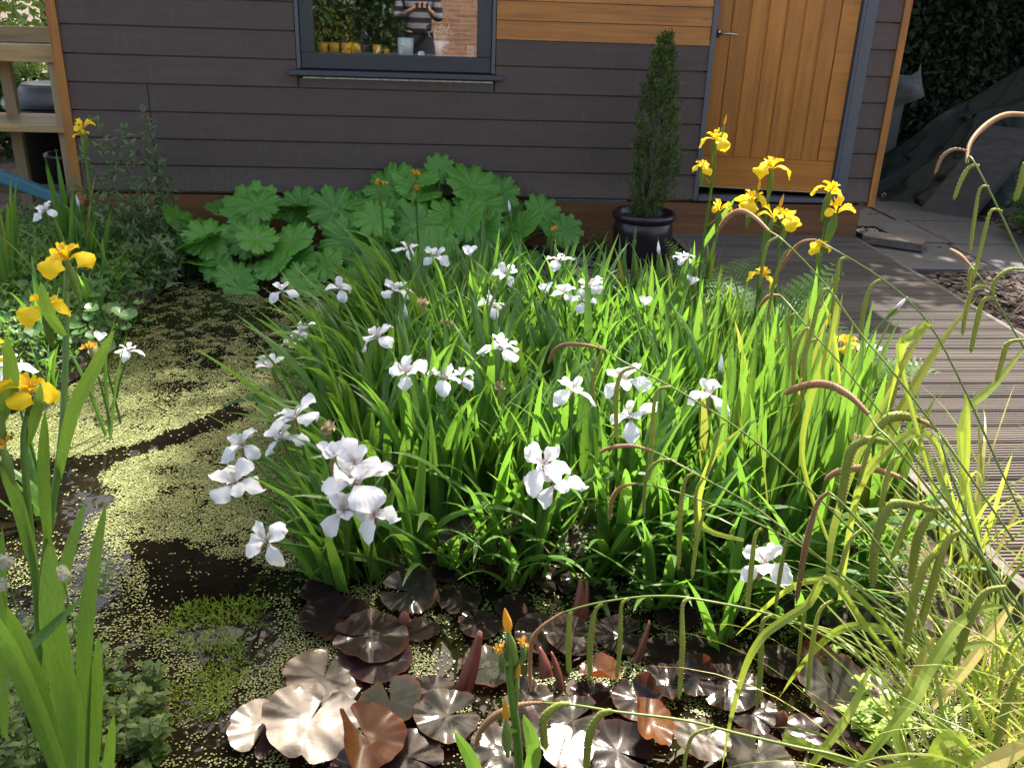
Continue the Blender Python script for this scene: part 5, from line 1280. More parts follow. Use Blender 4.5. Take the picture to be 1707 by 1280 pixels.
# ------------------------------------------------------------------ pendulous sedge
M['spike'] = leafmat('green_sedge_spike', (.22,.27,.045), (.34,.37,.075), (.3,.36,.05), .2, .6)
M['brownspike'] = leafmat('brown_sedge_spike', (.26,.13,.065), (.42,.25,.15), (.3,.15,.06), .15, .7)
M['sedgestem'] = leafmat('pendulous_sedge', (.14,.21,.05), (.20,.26,.07), (.2,.3,.05), .2, .4)
M['sedge'] = leafmat('sedge_leaf', (.22,.30,.045), (.34,.40,.07), (.50,.62,.07), .42, .36, vein=(40,40,3), patch=(.10,(.50,.42,.14)))
def spike(mb, pts, r0, step=.0042, taper=(.55,1,.8)):
    P_ = smooth_path(pts, 6); ds = [0]
    for a, b in zip(P_, P_[1:]): ds.append(ds[-1]+(b-a).length)
    N = max(6, int(ds[-1]/step)); n = 7; q = []; j = 0
    for i in range(N+1):
        d = ds[-1]*i/N
        while j < len(P_)-2 and ds[j+1] < d: j += 1
        f = (d-ds[j])/max(1e-9, ds[j+1]-ds[j]); q.append(P_[j].lerp(P_[j+1], f))
    vs = []; prev = None
    for i, p in enumerate(q):
        t = (q[min(i+1,N)]-q[max(i-1,0)]).normalized()
        a = prev or (Vector((1,0,0)) if abs(t.x) < .8 else Vector((0,1,0))); a = (a-t*a.dot(t)).normalized(); prev = a; b = t.cross(a); s = i/N
        k = taper[0]+(taper[1]-taper[0])*min(1, s*2.5) if s < .5 else taper[1]+(taper[2]-taper[1])*(s-.5)*2
        if s > .93: k *= max(.15, (1-s)/.07)
        for c in range(n):
            an = 2*PI*(c+.5*(i % 2))/n; rr = r0*k*(1+.20*((i+c) % 2*2-1))
            vs.append(p+(a*math.cos(an)+b*math.sin(an))*rr)
    mb.add(vs, [(i*n+c, i*n+(c+1) % n, (i+1)*n+(c+1) % n, (i+1)*n+c) for i in range(N) for c in range(n)])
    for i in range(1, N):                                            # bristly scales
        t = (q[i+1]-q[i-1]).normalized()
        for c in range(i % 2, n, 2):
            p = Vector(vs[i*n+c]); o = (p-q[i]).normalized(); s = t.cross(o)*step*.3
            mb.add([p-s-o*.0006, p+s-o*.0006, p+o*r0*.42+t*step*.9], [(0,1,2)])
spr = random.Random(2)
def sedge(label, stem, tip, spikes, y0, y1, rad=.0021, tipr=.0045):
    """stem and tip in photo pixels from root to tip; depth runs y0 -> y1."""
    allp = stem+tip; n = len(allp); dep = lambda i: y0+(y1-y0)*i/(n-1)
    P_ = [at_y(u, v, dep(i)) for i, (u, v) in enumerate(allp)]
    t = empty('pendulous_sedge', label, 'sedge', P_[0], 'pendulous sedge flower stems'); b = P_[0]
    put_stem(t, smooth_path(P_[:len(stem)+(1 if tip else 0)], 4), rad, M['sedgestem'])
    if tip:
        mb = MB(); spike(mb, [p-b for p in P_[len(stem):]], tipr, taper=(.5,1,.7)); mb.build('tip_spike', M['brownspike'], t, True)
    for sp in spikes:
        pts, w = sp[0], sp[1]; u, v = pts[0]
        i = min(range(n), key=lambda k: (allp[k][0]-u)**2+(allp[k][1]-v)**2); y = dep(i)-.01
        q = [at_y(a+(spr.gauss(0,2.2) if k_ else 0), c+(spr.gauss(0,5) if k_ == len(pts)-1 else 0), y) for k_, (a, c) in enumerate(pts)]; w *= spr.uniform(.68,.95)
        mb = MB(); spike(mb, [p-b for p in q], px_size(w, q[-1])*.5); o = mb.build('hanging_spike', M['brownspike'] if len(sp) > 2 else M['spike'], t, True)
    return t
H = lambda *pts, w=9: (list(pts), w)
sedge('sedge stem crossing the bed with a thin brown curled tip', [(1640,1130),(1540,1010),(1446,911),(1352,818),(1245,725),(1137,655),(1043,605)], [(1008,583),(980,576),(945,574),(924,584),(914,606)],
  [H((1003,585),(993,605),(989,635),(990,668)), H((1060,612),(1036,622),(1030,665),(1030,730),w=10), H((1118,645),(1095,655),(1088,720),(1085,796),w=9), H((1210,705),(1196,712),(1188,760),(1178,800),w=8)], -4.15,-3.45)
sedge('sedge stem with a furry brown tip before the door plinth', [(1690,900),(1600,770),(1523,665),(1473,601),(1433,554),(1372,470),(1310,405)], [(1282,385),(1258,362),(1235,352),(1212,363),(1196,386)],
  [H((1300,394),(1281,405),(1272,435),(1268,480),w=8), H((1318,415),(1303,428),(1290,480),(1280,540),w=8), H((1382,482),(1368,490),(1352,550),(1338,618),w=9)], -4.1,-3.5, tipr=.0055)
sedge('sedge stem with a pink arched tip over the boardwalk', [(1705,860),(1662,770),(1608,650),(1547,537),(1473,467),(1385,413)], [(1360,400),(1335,405),(1312,430),(1300,452)],
  [H((1412,430),(1398,436),(1388,480),(1385,535),w=8), H((1468,466),(1452,478),(1444,515),(1437,560),w=8), H((1530,545),(1508,560),(1495,620),(1485,690),w=9)], -4.0,-3.4, tipr=.0045)
sedge('sedge stem with a short brown tip among the ferns', [(1620,890),(1560,810),(1500,730),(1450,665),(1400,605),(1350,550),(1317,510)], [(1302,493),(1282,494),(1265,512)],
  [H((1330,522),(1320,530),(1318,570),(1320,612),w=7), H((1348,548),(1336,552),(1328,590),(1325,650),w=8), H((1365,565),(1350,572),(1343,610),(1338,665),w=7)], -4.05,-3.5)
sedge('sedge stem with the fattest furry brown tip', [(1707,1020),(1640,930),(1560,830),(1490,740),(1462,712)], [(1448,690),(1415,658),(1375,640),(1335,645),(1307,657)],
  [H((1470,722),(1452,730),(1440,760),(1430,800),w=10), H((1500,760),(1482,770),(1474,820),(1468,870),w=10)], -4.25,-3.75, .0026, .0085)
sedge('sedge stem with a thick knobbly green spike held level', [(1660,980),(1620,880),(1585,790),(1568,732)], [(1562,718),(1548,706),(1530,699)],
  [H((1532,699),(1505,693),(1480,697),(1462,712),w=18)], -4.2,-3.9, .0025, .005)
sedge('sedge stem with a long furry brown tip pointing left', [(1690,1010),(1650,950),(1600,890),(1560,850),(1530,818)], [(1505,797),(1480,788),(1440,780),(1398,786),(1376,800)],
  [H((1480,738),(1450,732),(1422,746),(1408,790),(1404,850),w=18), H((1560,850),(1500,838),(1476,850),(1458,905),(1455,975),w=17), H((1545,835),(1522,845),(1504,885),(1484,936),w=14)], -4.25,-3.85, .0026, .0075)
sedge('sedge stem at the top right with two furry pink brown arches', [(1760,560),(1707,440),(1670,360),(1640,300),(1618,262)], [(1612,272),(1617,240),(1640,212),(1675,192),(1715,192)],
  [H((1632,276),(1615,278),(1604,300),(1590,335),w=9), H((1648,311),(1632,315),(1622,360),(1612,416),w=9), H((1670,352),(1652,352),(1640,395),(1622,460),w=9), H((1712,270),(1706,275),(1700,300),(1692,335),w=11),
   (list(((1612,252),(1590,249),(1570,262),(1560,285))), 7, 1)], -3.9,-3.5, .0022, .006)
sedge('long low sedge stem with three straight hanging spikes and a drooping brown tip', [(1640,1280),(1560,1215),(1470,1130),(1390,1068),(1290,1025),(1160,998),(1100,993),(1045,997),(985,1007)], [(940,1020),(905,1043),(887,1068),(883,1110),(885,1152)],
  [H((953,1017),(948,1030),(946,1075),(946,1122),w=11), H((1005,1006),(992,1020),(988,1080),(984,1138),w=11), H((1048,997),(1037,1012),(1033,1080),(1028,1138),w=11), H((1152,997),(1142,1010),(1136,1080),(1130,1160),w=11), H((1288,1025),(1272,1040),(1268,1110),(1260,1182),w=11),
   H((1388,1000),(1366,1020),(1352,1085),(1347,1155),w=11), H((1355,995),(1344,1003),(1336,1050),(1327,1105),w=7)], -4.3,-4.0, .0022, .0048)
sedge('lowest sedge stem sweeping left with a brown hooked tip', [(1520,1300),(1400,1260),(1330,1245),(1230,1222),(1140,1200),(1030,1186),(960,1175)], [(905,1171),(870,1174),(830,1190),(803,1215),(792,1247)],
  [H((950,1173),(925,1175),(908,1195),(905,1225),(910,1252),w=17), H((1020,1184),(1000,1190),(985,1225),(980,1285),w=17), H((1190,1212),(1160,1222),(1145,1250),(1138,1290),w=9)], -4.45,-4.2, .0024, .006)
sedge('thin sedge stem hooking down left of the bright iris fan', [(1600,1140),(1560,1100),(1470,1010),(1380,940),(1290,885),(1180,838),(1100,812)], [(1060,806),(1035,812),(1019,835),(1017,865)],
  [H((1195,842),(1175,852),(1162,900),(1155,962),w=9), H((1270,880),(1258,895),(1250,960),(1242,1030),w=10), H((1318,900),(1310,905),(1300,950),(1288,1005),w=9)], -4.2,-3.8)
sedge('sedge stem with a slim brown tip above the sunlit white pair', [(1620,1130),(1540,1070),(1430,980),(1330,900),(1250,840),(1160,790),(1110,762)], [(1085,750),(1050,743),(1015,747),(998,756)],
  [H((1128,768),(1100,768),(1080,795),(1073,855),w=8), H((1158,788),(1142,800),(1134,850),(1130,948),w=10), H((1172,798),(1162,825),(1158,900),(1155,960),w=9)], -4.2,-3.75)
sedge('sedge stem with thick hanging green spikes at the right', [(1720,1100),(1680,1020),(1640,930),(1600,880),(1578,846)], [],
  [H((1580,848),(1550,852),(1527,895),(1518,970),w=18), H((1604,884),(1575,905),(1553,980),(1530,1055),w=18), H((1565,918),(1540,945),(1520,1010),(1506,1078),w=17), H((1676,978),(1640,988),(1612,1040),(1590,1112),w=16)], -4.3,-4.1, .0026)
sedge('sedge stem with slender spikes at the right edge', [(1760,1180),(1730,1100),(1705,1050)], [],
  [H((1706,1050),(1690,1070),(1676,1110),(1663,1165),w=10), H((1712,1105),(1695,1130),(1670,1200),(1648,1285),w=13)], -4.45,-4.35, .0025)
sedge('sedge stem with a pale pink tip over the bark mulch', [(1790,740),(1740,640),(1707,580),(1680,535),(1650,485),(1628,455)], [(1618,443),(1600,425),(1583,415)],
  [H((1630,440),(1620,452),(1615,487),w=8), H((1645,477),(1622,482),(1613,520),(1606,560),w=9), H((1660,494),(1638,502),(1628,545),(1620,590),w=9), H((1712,449),(1680,450),(1662,470),(1655,500),w=9), H((1708,566),(1682,572),(1670,600),(1663,634),w=9)], -3.9,-3.6)
sedge('short sedge stem with a dry brown tail hanging over the dazzling white iris', [(1500,960),(1450,890),(1400,835)], [(1382,820),(1362,840),(1345,900),(1336,950),(1327,1006)], [H((1440,880),(1418,905),(1400,960),w=8)], -4.2,-4.05, .0022, .0058)
# arching sedge leaves: the ones that stand out, then the mass
cl = empty('sedge_clump', 'big clump of arching yellow green sedge leaves at the lower right', 'sedge', (1.2,-4.2,.02))
mb = MB(); b = cl.location; q3 = lambda x, y: (1137+x/2.844, 830+y/2.844)
for pts, W, y0, y1 in [
  ([(1080,760),(960,600),(830,460),(720,375),(660,388),(560,402),(450,470),(340,570),(255,650)], 11, -4.15,-4.0),
  ([(1120,900),(900,640),(700,385),(600,500),(480,580),(380,660),(300,800),(230,1050),(190,1280)], 13, -4.2,-4.3),
  ([(1075,880),(1000,660),(900,610),(780,612),(680,670),(560,800),(460,945)], 13, -4.2,-4.15),
  ([(560,1330),(740,1100),(830,950),(895,785)], 14, -4.4,-4.25),
  ([(830,1280),(1000,1080),(1110,940),(1160,830),(1250,680),(1330,580),(1450,520),(1550,512)], 20, -4.45,-4.2),
  ([(1040,960),(1100,860),(1150,740),(1200,655)], 19, -4.25,-4.2), ([(1190,990),(1350,800),(1480,620),(1600,450)], 19, -4.3,-4.1),
  ([(1060,1280),(1010,1120),(1060,960),(1240,760),(1400,690),(1600,700)], 14, -4.4,-4.2), ([(1290,1290),(1200,1250),(1240,1150),(1330,1150),(1380,1280)], 22, -4.5,-4.45),
  ([(1000,1290),(1250,1190),(1450,1150),(1700,1080)], 10, -4.4,-4.3), ([(900,1290),(1100,1260),(1300,1240),(1700,1200)], 12, -4.5,-4.45), ([(1380,1300),(1500,1240),(1700,1130)], 26, -4.55,-4.5),
  ([(640,1190),(480,1130),(560,1160),(760,1240),(900,1290)], 14, -4.35,-4.4), ([(1480,1000),(1380,830),(1340,640),(1360,380)], 12, -4.15,-4.0), ([(1350,300),(1300,100),(1180,-180),(1060,-330)], 12, -4.05,-3.8)]:
    n = len(pts); ribbon(mb, [at_y(*q3(*p), y0+(y1-y0)*i/(n-1))-b for i, p in enumerate(pts)], px_size(W, (1.1,-4.2,.3)), fold=.22)
for pts, W, y0, y1 in [                                              # full picture pixels
  ([(1240,900),(1175,880),(1165,830),(1190,760),(1240,710)], 11, -3.9,-3.9), ([(1560,830),(1500,600),(1520,560),(1548,540),(1510,570),(1495,620),(1478,690)], 13, -3.95,-3.9),
  ([(1640,940),(1600,720),(1660,640),(1712,575)], 14, -3.9,-3.7), ([(1380,960),(1390,880),(1430,760),(1500,620)], 14, -3.9,-3.75), ([(1400,1000),(1430,820),(1490,740),(1540,722),(1570,760),(1578,830)], 15, -4.0,-3.9),
  ([(1590,900),(1610,780),(1612,690),(1608,655)], 12, -4.0,-3.95), ([(1380,900),(1340,780),(1345,690),(1385,560),(1395,500),(1382,493)], 11, -3.8,-3.7), ([(1400,640),(1390,560),(1372,500)], 9, -3.7,-3.7)]:
    n = len(pts); ribbon(mb, [at_y(*p, y0+(y1-y0)*i/(n-1))-b for i, p in enumerate(pts)], px_size(W, (1.1,-4.0,.4)), fold=.22)
mb.build('long_leaves', M['sedge'], cl)
sr = random.Random(8); mb = MB()
for i in range(760):
    bx, by = sr.uniform(.9,1.52), sr.uniform(-4.8,-3.9)
    if bx < 1.12 and by > -4.25: continue
    blade(mb, (bx-b.x, by-b.y, .0), sr.uniform(0,6.28), sr.uniform(.22,.72), sr.uniform(.0035,.009), sr.uniform(.1,.6), sr.uniform(.8,2.0), 1.7, sr.gauss(0,.5), seg=12)
mb.build('leaf_mass', M['sedge'], cl)
def clump_sedge(label, x, y, n, L_, seed):
    r = random.Random(seed); t = empty('sedge_clump', label, 'sedge', (x, y, .03)); mb = MB()
    for i in range(n): blade(mb, (r.gauss(0,.06), r.gauss(0,.06), 0), r.uniform(0,6.28), L_*r.uniform(.6,1.15), r.uniform(.006,.011), r.uniform(.05,.4), r.uniform(.5,1.7), 1.9, r.gauss(0,.4), seg=11)
    mb.build('leaf_mass', M['sedge'], t)
clump_sedge('loose sedge tuft against the edge of the boardwalk', 1.43,-3.55,46,.62,1)
clump_sedge('sedge tuft hanging over the boardwalk at the right edge of the picture', 1.62,-4.15,60,.7,2)

# ------------------------------------------------------------------ ferns
M['fern'] = leafmat('fern_frond', (.065,.16,.03), (.11,.22,.045), (.20,.42,.05), .4, .5)
M['ferndark'] = leafmat('dark_fern_frond', (.04,.10,.025), (.065,.14,.03), (.12,.25,.03), .35, .5)
def frond(mb, base, az, L_, lean, bend, r, W=.30):
    P_ = Vector(base); h = Vector((math.cos(az), math.sin(az), 0)); s0 = Vector((-math.sin(az), math.cos(az), 0)); N = 22; pts = [P_.copy()]
    for i in range(N):
        s = (i+1)/N; th = lean+bend*s**1.5; d = h*math.sin(th)+Zv*math.cos(th); nn = h*math.cos(th)-Zv*math.sin(th)
        P_ = P_+d*(L_/N); pts.append(P_.copy())
        if s < .14: continue
        ln = L_*W*(math.sin(PI*min(1, .22+.78*(s-.14)/.86))**.8)*r.uniform(.85,1.1)
        for sg in (-1, 1):
            dd = (s0*sg+d*.35+nn*-.12).normalized(); M_ = 7
            for k in range(M_):
                f = (k+.5)/M_; c = P_+dd*ln*f-Zv*(ln*.22*f*f); w_ = ln*.17*(1-f*.75); 
                mb.add([c-dd*ln*.06, c+d*w_+dd*ln*.02, c+dd*ln*.075, c-d*w_+dd*ln*.02], [(0,1,2,3)])
    mb.tube(pts, [.0022*(1-.8*i/N) for i in range(N+1)], 4)
def fern(label, p, n, L_, seed, mt='fern', azs=(0,6.28)):
    r = random.Random(seed); t = empty('fern', label, 'fern', p, 'ferns')
    for i in range(n):
        mb = MB(); frond(mb, (0,0,0), r.uniform(*azs), L_*r.uniform(.7,1.1), r.uniform(.25,.7), r.uniform(.5,1.1), r); mb.build('frond', M[mt], t)
fern('fresh green fern beside the boardwalk, behind the yellow flag stems', (1.36,-1.55,.02), 9, .50, 1)
fern('feathery fern spreading over the boardwalk edge in the middle', (1.44,-2.0,.02), 9, .52, 2)
fern('fern with fronds reaching right onto the boardwalk boards', (1.46,-2.55,.02), 8, .52, 3, azs=(-.9,1.6))
fern('small fern at the corner between glazed pot and boardwalk', (1.40,-1.05,.02), 7, .36, 4)
fern('dark fern hanging at the right edge beside the tarpaulin', (4.22,.35,.08), 10, .62, 5, 'ferndark')
fern('dark fern low down at the right edge on the bark mulch', (4.0,.05,.08), 8, .5, 6, 'ferndark')
# ------------------------------------------------------------------ grey green shrub and small leafy plants
M['shrubleaf'] = leafmat('grey_green_leaf', (.105,.165,.065), (.19,.255,.105), (.18,.32,.07), .3, .5, back=(.20,.25,.15))
M['lowleaf'] = leafmat('mint_leaf', (.07,.16,.03), (.13,.23,.045), (.2,.40,.05), .35, .5)
M['roundleaf'] = leafmat('round_leaf', (.055,.14,.032), (.095,.20,.045), (.16,.34,.05), .3, .45)
def real_leaf(mb, p, d, ln, wd, up=Zv, droop=.2, r=RND):
    d = Vector(d).normalized(); s = d.cross(up)
    if s.length < .05: s = d.cross(Vector((0,1,0)))
    s.normalize(); n = s.cross(d); p = Vector(p); vs = []; rows = 5
    for i, k in enumerate((.12,.8,1,.62,.05)):
        f = i/(rows-1); c = p+d*ln*f-n*ln*droop*f*f
        vs += [c-s*wd*.5*k+n*wd*.14*k, c, c+s*wd*.5*k+n*wd*.14*k]
    mb.add(vs, [(3*i+j, 3*i+j+1, 3*i+j+4, 3*i+j+3) for i in range(rows-1) for j in (0,1)])
hr = random.Random(21)
t = empty('shrub', 'grey green small leaved shrub with loose twigs against the left end of the shed', 'shrub', (-1.52,-.42,.03))
b = t.location; lm = MB(); sm = MB()
tips = [((235,175),-.35),((205,205),-.4),((150,195),-.45),((272,268),-.3),((180,290),-.5),((215,240),-.35),((285,300),-.35),((130,250),-.5),((245,225),-.3),((160,240),-.5),((255,330),-.45),((200,330),-.55),((120,300),-.55)]
for i in range(26): tips.append(((hr.uniform(120,310), hr.uniform(330,470)), hr.uniform(-.85,-.35)))
for i in range(22): tips.append(((hr.uniform(170,300), hr.uniform(400,520)), hr.uniform(-1.0,-.6)))
for (uv, y) in tips:
    e = at_y(*uv, y)-b; a = Vector((hr.gauss(0,.10), hr.gauss(0,.08), 0))
    if e.z < .03: e.z = .05
    pts = smooth_path([a, a*.5+e*.5+Vector((hr.gauss(0,.04), hr.gauss(0,.03), .05)), e], 7)
    sm.tube(pts, [.0035*(1-.75*k/(len(pts)-1)) for k in range(len(pts))], 4)
    N = int((e-a).length/.011)
    for k in range(N):
        f = hr.uniform(.25,1.0); q = pts[min(len(pts)-1, int(f*(len(pts)-1)))]+rdir(hr)*.012
        dirv = (e-a).normalized()*.7+rdir(hr)*.9; real_leaf(lm, q, dirv, hr.uniform(.032,.062), hr.uniform(.011,.021), rdir(hr)+Zv*1.2, hr.uniform(0,.4))
lm.build('leaves', M['shrubleaf'], t); sm.build('twigs', M['bark'], t, True)
def leafy(name, label, cat, p, n, spread, h, ln, wd, mt, seed, group=None, rnd=False):
    r = random.Random(seed); t = empty(name, label, cat, p, group); lm = MB(); sm = MB()
    for i in range(n):
        a = Vector((r.gauss(0,spread), r.gauss(0,spread), 0)); e = a*1.25+Vector((r.gauss(0,.02), r.gauss(0,.02), h*r.uniform(.4,1.1)))
        sm.tube([a*.7, (a+e)*.5, e], .0016, 4)
        if rnd:
            c = e; tl = Vector((r.gauss(0,.4), r.gauss(0,.4)-.3, 1)).normalized(); s = tl.cross(Vector((1,0,0))).normalized(); u = s.cross(tl); R_ = ln*r.uniform(.6,1.1); m_ = 12
            ring = [c+(s*math.cos(.25+5.8*k/m_)+u*math.sin(.25+5.8*k/m_))*R_*(1+.06*math.sin(k*2.5))+tl*R_*.22 for k in range(m_+1)]
            lm.add([c]+ring, [(0,k+1,k+2) for k in range(m_)])
        else:
            for k in range(5):
                f = .35+.65*k/4; q = a.lerp(e, f)
                for sg in (0, PI):
                    az = k*PI/2+sg+r.gauss(0,.3); real_leaf(lm, q, Vector((math.cos(az), math.sin(az), .45)), ln*r.uniform(.7,1.15)*(1.15-.5*f), wd*(1.15-.5*f), Zv, .25)
    lm.build('leaves', mt, t); sm.build('stalks', M['stem'], t, True); return t
G1 = 'round leaved marsh plants on the left bank'
for i, (u, v, lab) in enumerate([(45,430,'round leaved marsh plant at the left edge behind the highest yellow flag'),(100,470,'round leaved marsh plant left of the shrub foot'),(165,520,'round leaved marsh plant at the water edge under the shrub'),(120,560,'round leaved marsh plant behind the left bank iris leaves'),(40,520,'round leaved marsh plant close to the left edge'),(190,470,'round leaved marsh plant in the shade under the shrub')]):
    leafy('marsh_plant', lab, 'plant', at_z(u,v+45,.06), 26, .085, .16, .034, .03, M['roundleaf'], 30+i, G1, True)
G2 = 'creeping mint at the front of the bed'
for i, (u, v, lab) in enumerate([(905,930,'creeping mint plant by the red brown lily pads'),(955,900,'creeping mint plant at the foot of the sunlit iris fans'),(1005,960,'creeping mint plant below the bright iris fan'),(1075,985,'creeping mint plant left of the dazzling white iris'),(870,900,'small mint plant under the centre iris leaves'),(1440,1020,'creeping plant at the foot of the blue green upright leaves')]):
    leafy('mint_plant', lab, 'plant', at_z(u,v,.0), 14, .05, .09, .026, .017, M['lowleaf'], 50+i, G2)
G3 = 'water mint at the lower left'
mintl = leafmat('bronze_mint_leaf', (.055,.115,.022), (.12,.165,.036), (.18,.28,.03), .3, .5)
for i, (u, v, lab) in enumerate([(40,1170,'bronze tinged water mint at the left edge behind the sword leaves'),(190,1180,'bronze tinged water mint right of the sword leaves'),(60,1250,'water mint in the lower left corner'),(215,1255,'water mint beside the yellow green weed at the bottom'),(20,1080,'water mint by the left edge below the cotton tufts'),(150,1240,'water mint behind the short sword leaf')]):
    leafy('water_mint', lab, 'plant', at_z(u,v+20,.0), 18, .06, .12, .036, .026, mintl, 70+i, G3)
leafy('garden_geum', 'bright jagged leaved seedling among the sedge at the lower right', 'plant', at_z(1465,1215,.0), 16, .05, .08, .04, .03, leafmat('bright_leaf', (.20,.32,.06), (.28,.38,.08), (.4,.55,.08), .35), 90)
leafy('pot_weed', 'small weed with pale leaves left of the glazed pot', 'plant', at_z(990,425,.05), 14, .07, .13, .045, .024, M['roundleaf'], 91)
# cotton grass tufts
for i, (u, v, lab) in enumerate([(101,945,'fluffy white cotton grass tuft beside the glowing sword leaf'),(6,925,'white cotton grass tuft at the left edge'),(130,935,'small cotton grass tuft behind the glowing blade'),(-2,962,'cotton grass tuft half outside the left edge')]):
    p = at_y(u, v, -4.1); bz = Vector((p.x-.03, p.y, 0)); t = empty('cotton_grass', lab, 'cotton grass', bz, 'cotton grass tufts')
    put_stem(t, smooth_path([bz, (bz+p)*.5+Vector((.015,0,.02)), p], 4), .0012); mb = MB(); sz = .012 if i != 2 else .006
    for k in range(260):
        d = rdir(hr); q = p-bz+Vector((0,0,-.01)); mb.add([q+d*.001, q+d*sz*hr.uniform(.8,1.5)+Vector((.0008,0,-.003)), q+d*sz*1.1+Vector((-.0012,.0008,-.004))], [(0,1,2)])
    mb.build('tuft', leafmat('cotton_fluff_%s' % 'abcd'[i], (.75,.74,.70), (.82,.81,.78), (.7,.7,.65), .4, .8), t)
# ------------------------------------------------------------------ masses nobody would count
mb = MB(); wr2 = random.Random(14)
WZ = wpoly([(230,1080),(330,1150),(300,1290),(150,1340),(140,1180),(160,1060)])
tries = 0
for i in range(30000):
    x, y = wr2.uniform(-1.1,-.2), wr2.uniform(-4.6,-3.5)
    if vnoise(np.array([x*6.]), np.array([y*6.]), 9)[0]*.6+vnoise(np.array([x*19.]), np.array([y*19.]), 8)[0]*.4 < .50: continue
    if not (-.95 < x < -.42 and y < -3.62+.2*math.sin(x*9)): continue
    small_leaf(mb, (x, y, wr2.uniform(-.004,.012)), rdir(wr2)+Vector((0,0,.5)), wr2.uniform(.010,.026), .0026, up=rdir(wr2))
tag(mb.build('blanket_weed', leafmat('blanket_weed', (.22,.32,.03), (.36,.44,.06), (.3,.45,.03), .4, .6)), 'bright yellow green blanket weed at the lower left of the pond', None, None, 'stuff')
def scatter(name, label, mt, area, n, fn, seed):
    r = random.Random(seed); mb = MB()
    for i in range(n):
        x, y = r.uniform(area[0], area[1]), r.uniform(area[2], area[3]); fn(mb, x, y, r)
    return tag(mb.build(name, mt), label, None, None, 'stuff')
def chip(mb, x, y, r):
    if -.0 < x < 2.74 and x > 1.5 and y < .02: return
    if 2.73 < x < 4.0 and y > -.66: 
        if r.random() < .93: return
    if psd(x, y, POND) < .04: return
    z = gz(x, y)+.006; a = r.uniform(0,PI); L_, W_ = r.uniform(.01,.034), r.uniform(.004,.011)
    mb.obox((x,y,z+r.uniform(0,.012)), Vector((math.cos(a),math.sin(a),r.gauss(0,.25)))*L_, Vector((-math.sin(a),math.cos(a),r.gauss(0,.3)))*W_, (0,0,.0018))
chipm = solid('bark_chip', (.06,.038,.028), (.17,.115,.085), .85, 30, None, .4, island=.55)
scatter('bark_chips', 'brown bark mulch right of the boardwalk', chipm, (2.72,4.6,-3.0,1.4), 5200, chip, 1)
scatter('bark_chips', 'brown bark mulch between the irises and the glazed pot', chipm, (.3,1.5,-1.9,-.05), 2000, chip, 2)
def pebble(mb, x, y, r):
    if (x-1.235)**2+(y+.42)**2 < .17**2: return
    s = r.uniform(.008,.024)*(2.2 if r.random() < .05 else 1); z = gz(x,y)+s*.3; vs = []; n = 8
    ph = [r.uniform(.8,1.15) for _ in range(n)]
    for zz, k in ((-.5,.5),(-.1,1),(.3,.85),(.55,.4)):
        for i in range(n): a = 2*PI*i/n; vs.append((x+s*k*ph[i]*math.cos(a)*1.2, y+s*k*ph[i]*math.sin(a), z+s*zz*.8))
    mb.add(vs, [(j*n+i, j*n+(i+1)%n, (j+1)*n+(i+1)%n, (j+1)*n+i) for j in range(3) for i in range(n)]+[tuple(range(3*n,4*n))])
pm = solid('pebble_stone', (.22,.19,.17), (.42,.38,.34), .7, 40, None, .2, island=.6)
scatter('pebbles', 'grey and buff pebbles around the glazed pot', pm, (.75,1.48,-.95,-.2), 420, pebble, 3)
for x, y, s, lab in ((1.06,-.82,.05,'rounded grey stone in front of the glazed pot'),(1.36,-.86,.055,'buff stone between glazed pot and boardwalk'),(1.20,-.90,.04,'small pale stone left of the buff one')):
    mb = MB(); vs = []; n = 14
    for zz, k in ((-.4,.7),(0,1),(.35,.9),(.6,.6),(.72,.2)):
        for i in range(n): a = 2*PI*i/n; vs.append((s*k*1.25*math.cos(a)*(1+.1*math.sin(2*a)), s*k*math.sin(a), s*zz*.9))
    mb.add(vs, [(j*n+i, j*n+(i+1)%n, (j+1)*n+(i+1)%n, (j+1)*n+i) for j in range(4) for i in range(n)]+[tuple(range(4*n,5*n))])
    tag(mb.build('stone', pm, None, True, (x,y,.06)), lab, 'stone', 'stones by the glazed pot')
def straw(mb, x, y, r):
    z = gz(x,y)+r.uniform(.0,.05); a = r.uniform(0,2*PI); L_ = r.uniform(.04,.13)
    d = Vector((math.cos(a), math.sin(a), r.gauss(.1,.3))).normalized(); s = Vector((-d.y, d.x, 0))*.0016
    p = Vector((x,y,z)); mb.add([p-s, p+s, p+d*L_*.5+s+Vector((0,0,.008)), p+d*L_*.5-s+Vector((0,0,.008)), p+d*L_], [(0,1,2,3),(3,2,4)])
scatter('dry_grass', 'dry straw under the sedge at the lower right', leafmat('dry_straw', (.34,.20,.10), (.52,.38,.22), (.4,.3,.15), .3, .7), (1.12,1.5,-4.7,-3.85), 2600, straw, 4)
def moss(mb, x, y, r):
    if psd(x, y, BED) > .25: return
    z = max(gz(x,y), -.01)
    for k in range(2): real_leaf(mb, (x+r.gauss(0,.01),y+r.gauss(0,.01),z+.004), rdir(r)*.8+Zv*.7, r.uniform(.012,.026), .011, Zv, .2)
scatter('ground_cover', 'small green leaves covering the soil between the irises', M['lowleaf'], (-.35,1.5,-3.8,-1.0), 4200, moss, 5)
def leaves_low(mb, x, y, r):
    if psd(x, y, POND) < .02: return
    z = gz(x,y)
    for k in range(2): real_leaf(mb, (x,y,z+r.uniform(0,.16)), rdir(r)*.8+Zv*.5, r.uniform(.02,.05), .018, Zv, .2)
scatter('undergrowth', 'low mixed greenery on the shaded left bank', M['lowleaf'], (-3.2,-1.2,-2.6,-.05), 9000, leaves_low, 6)

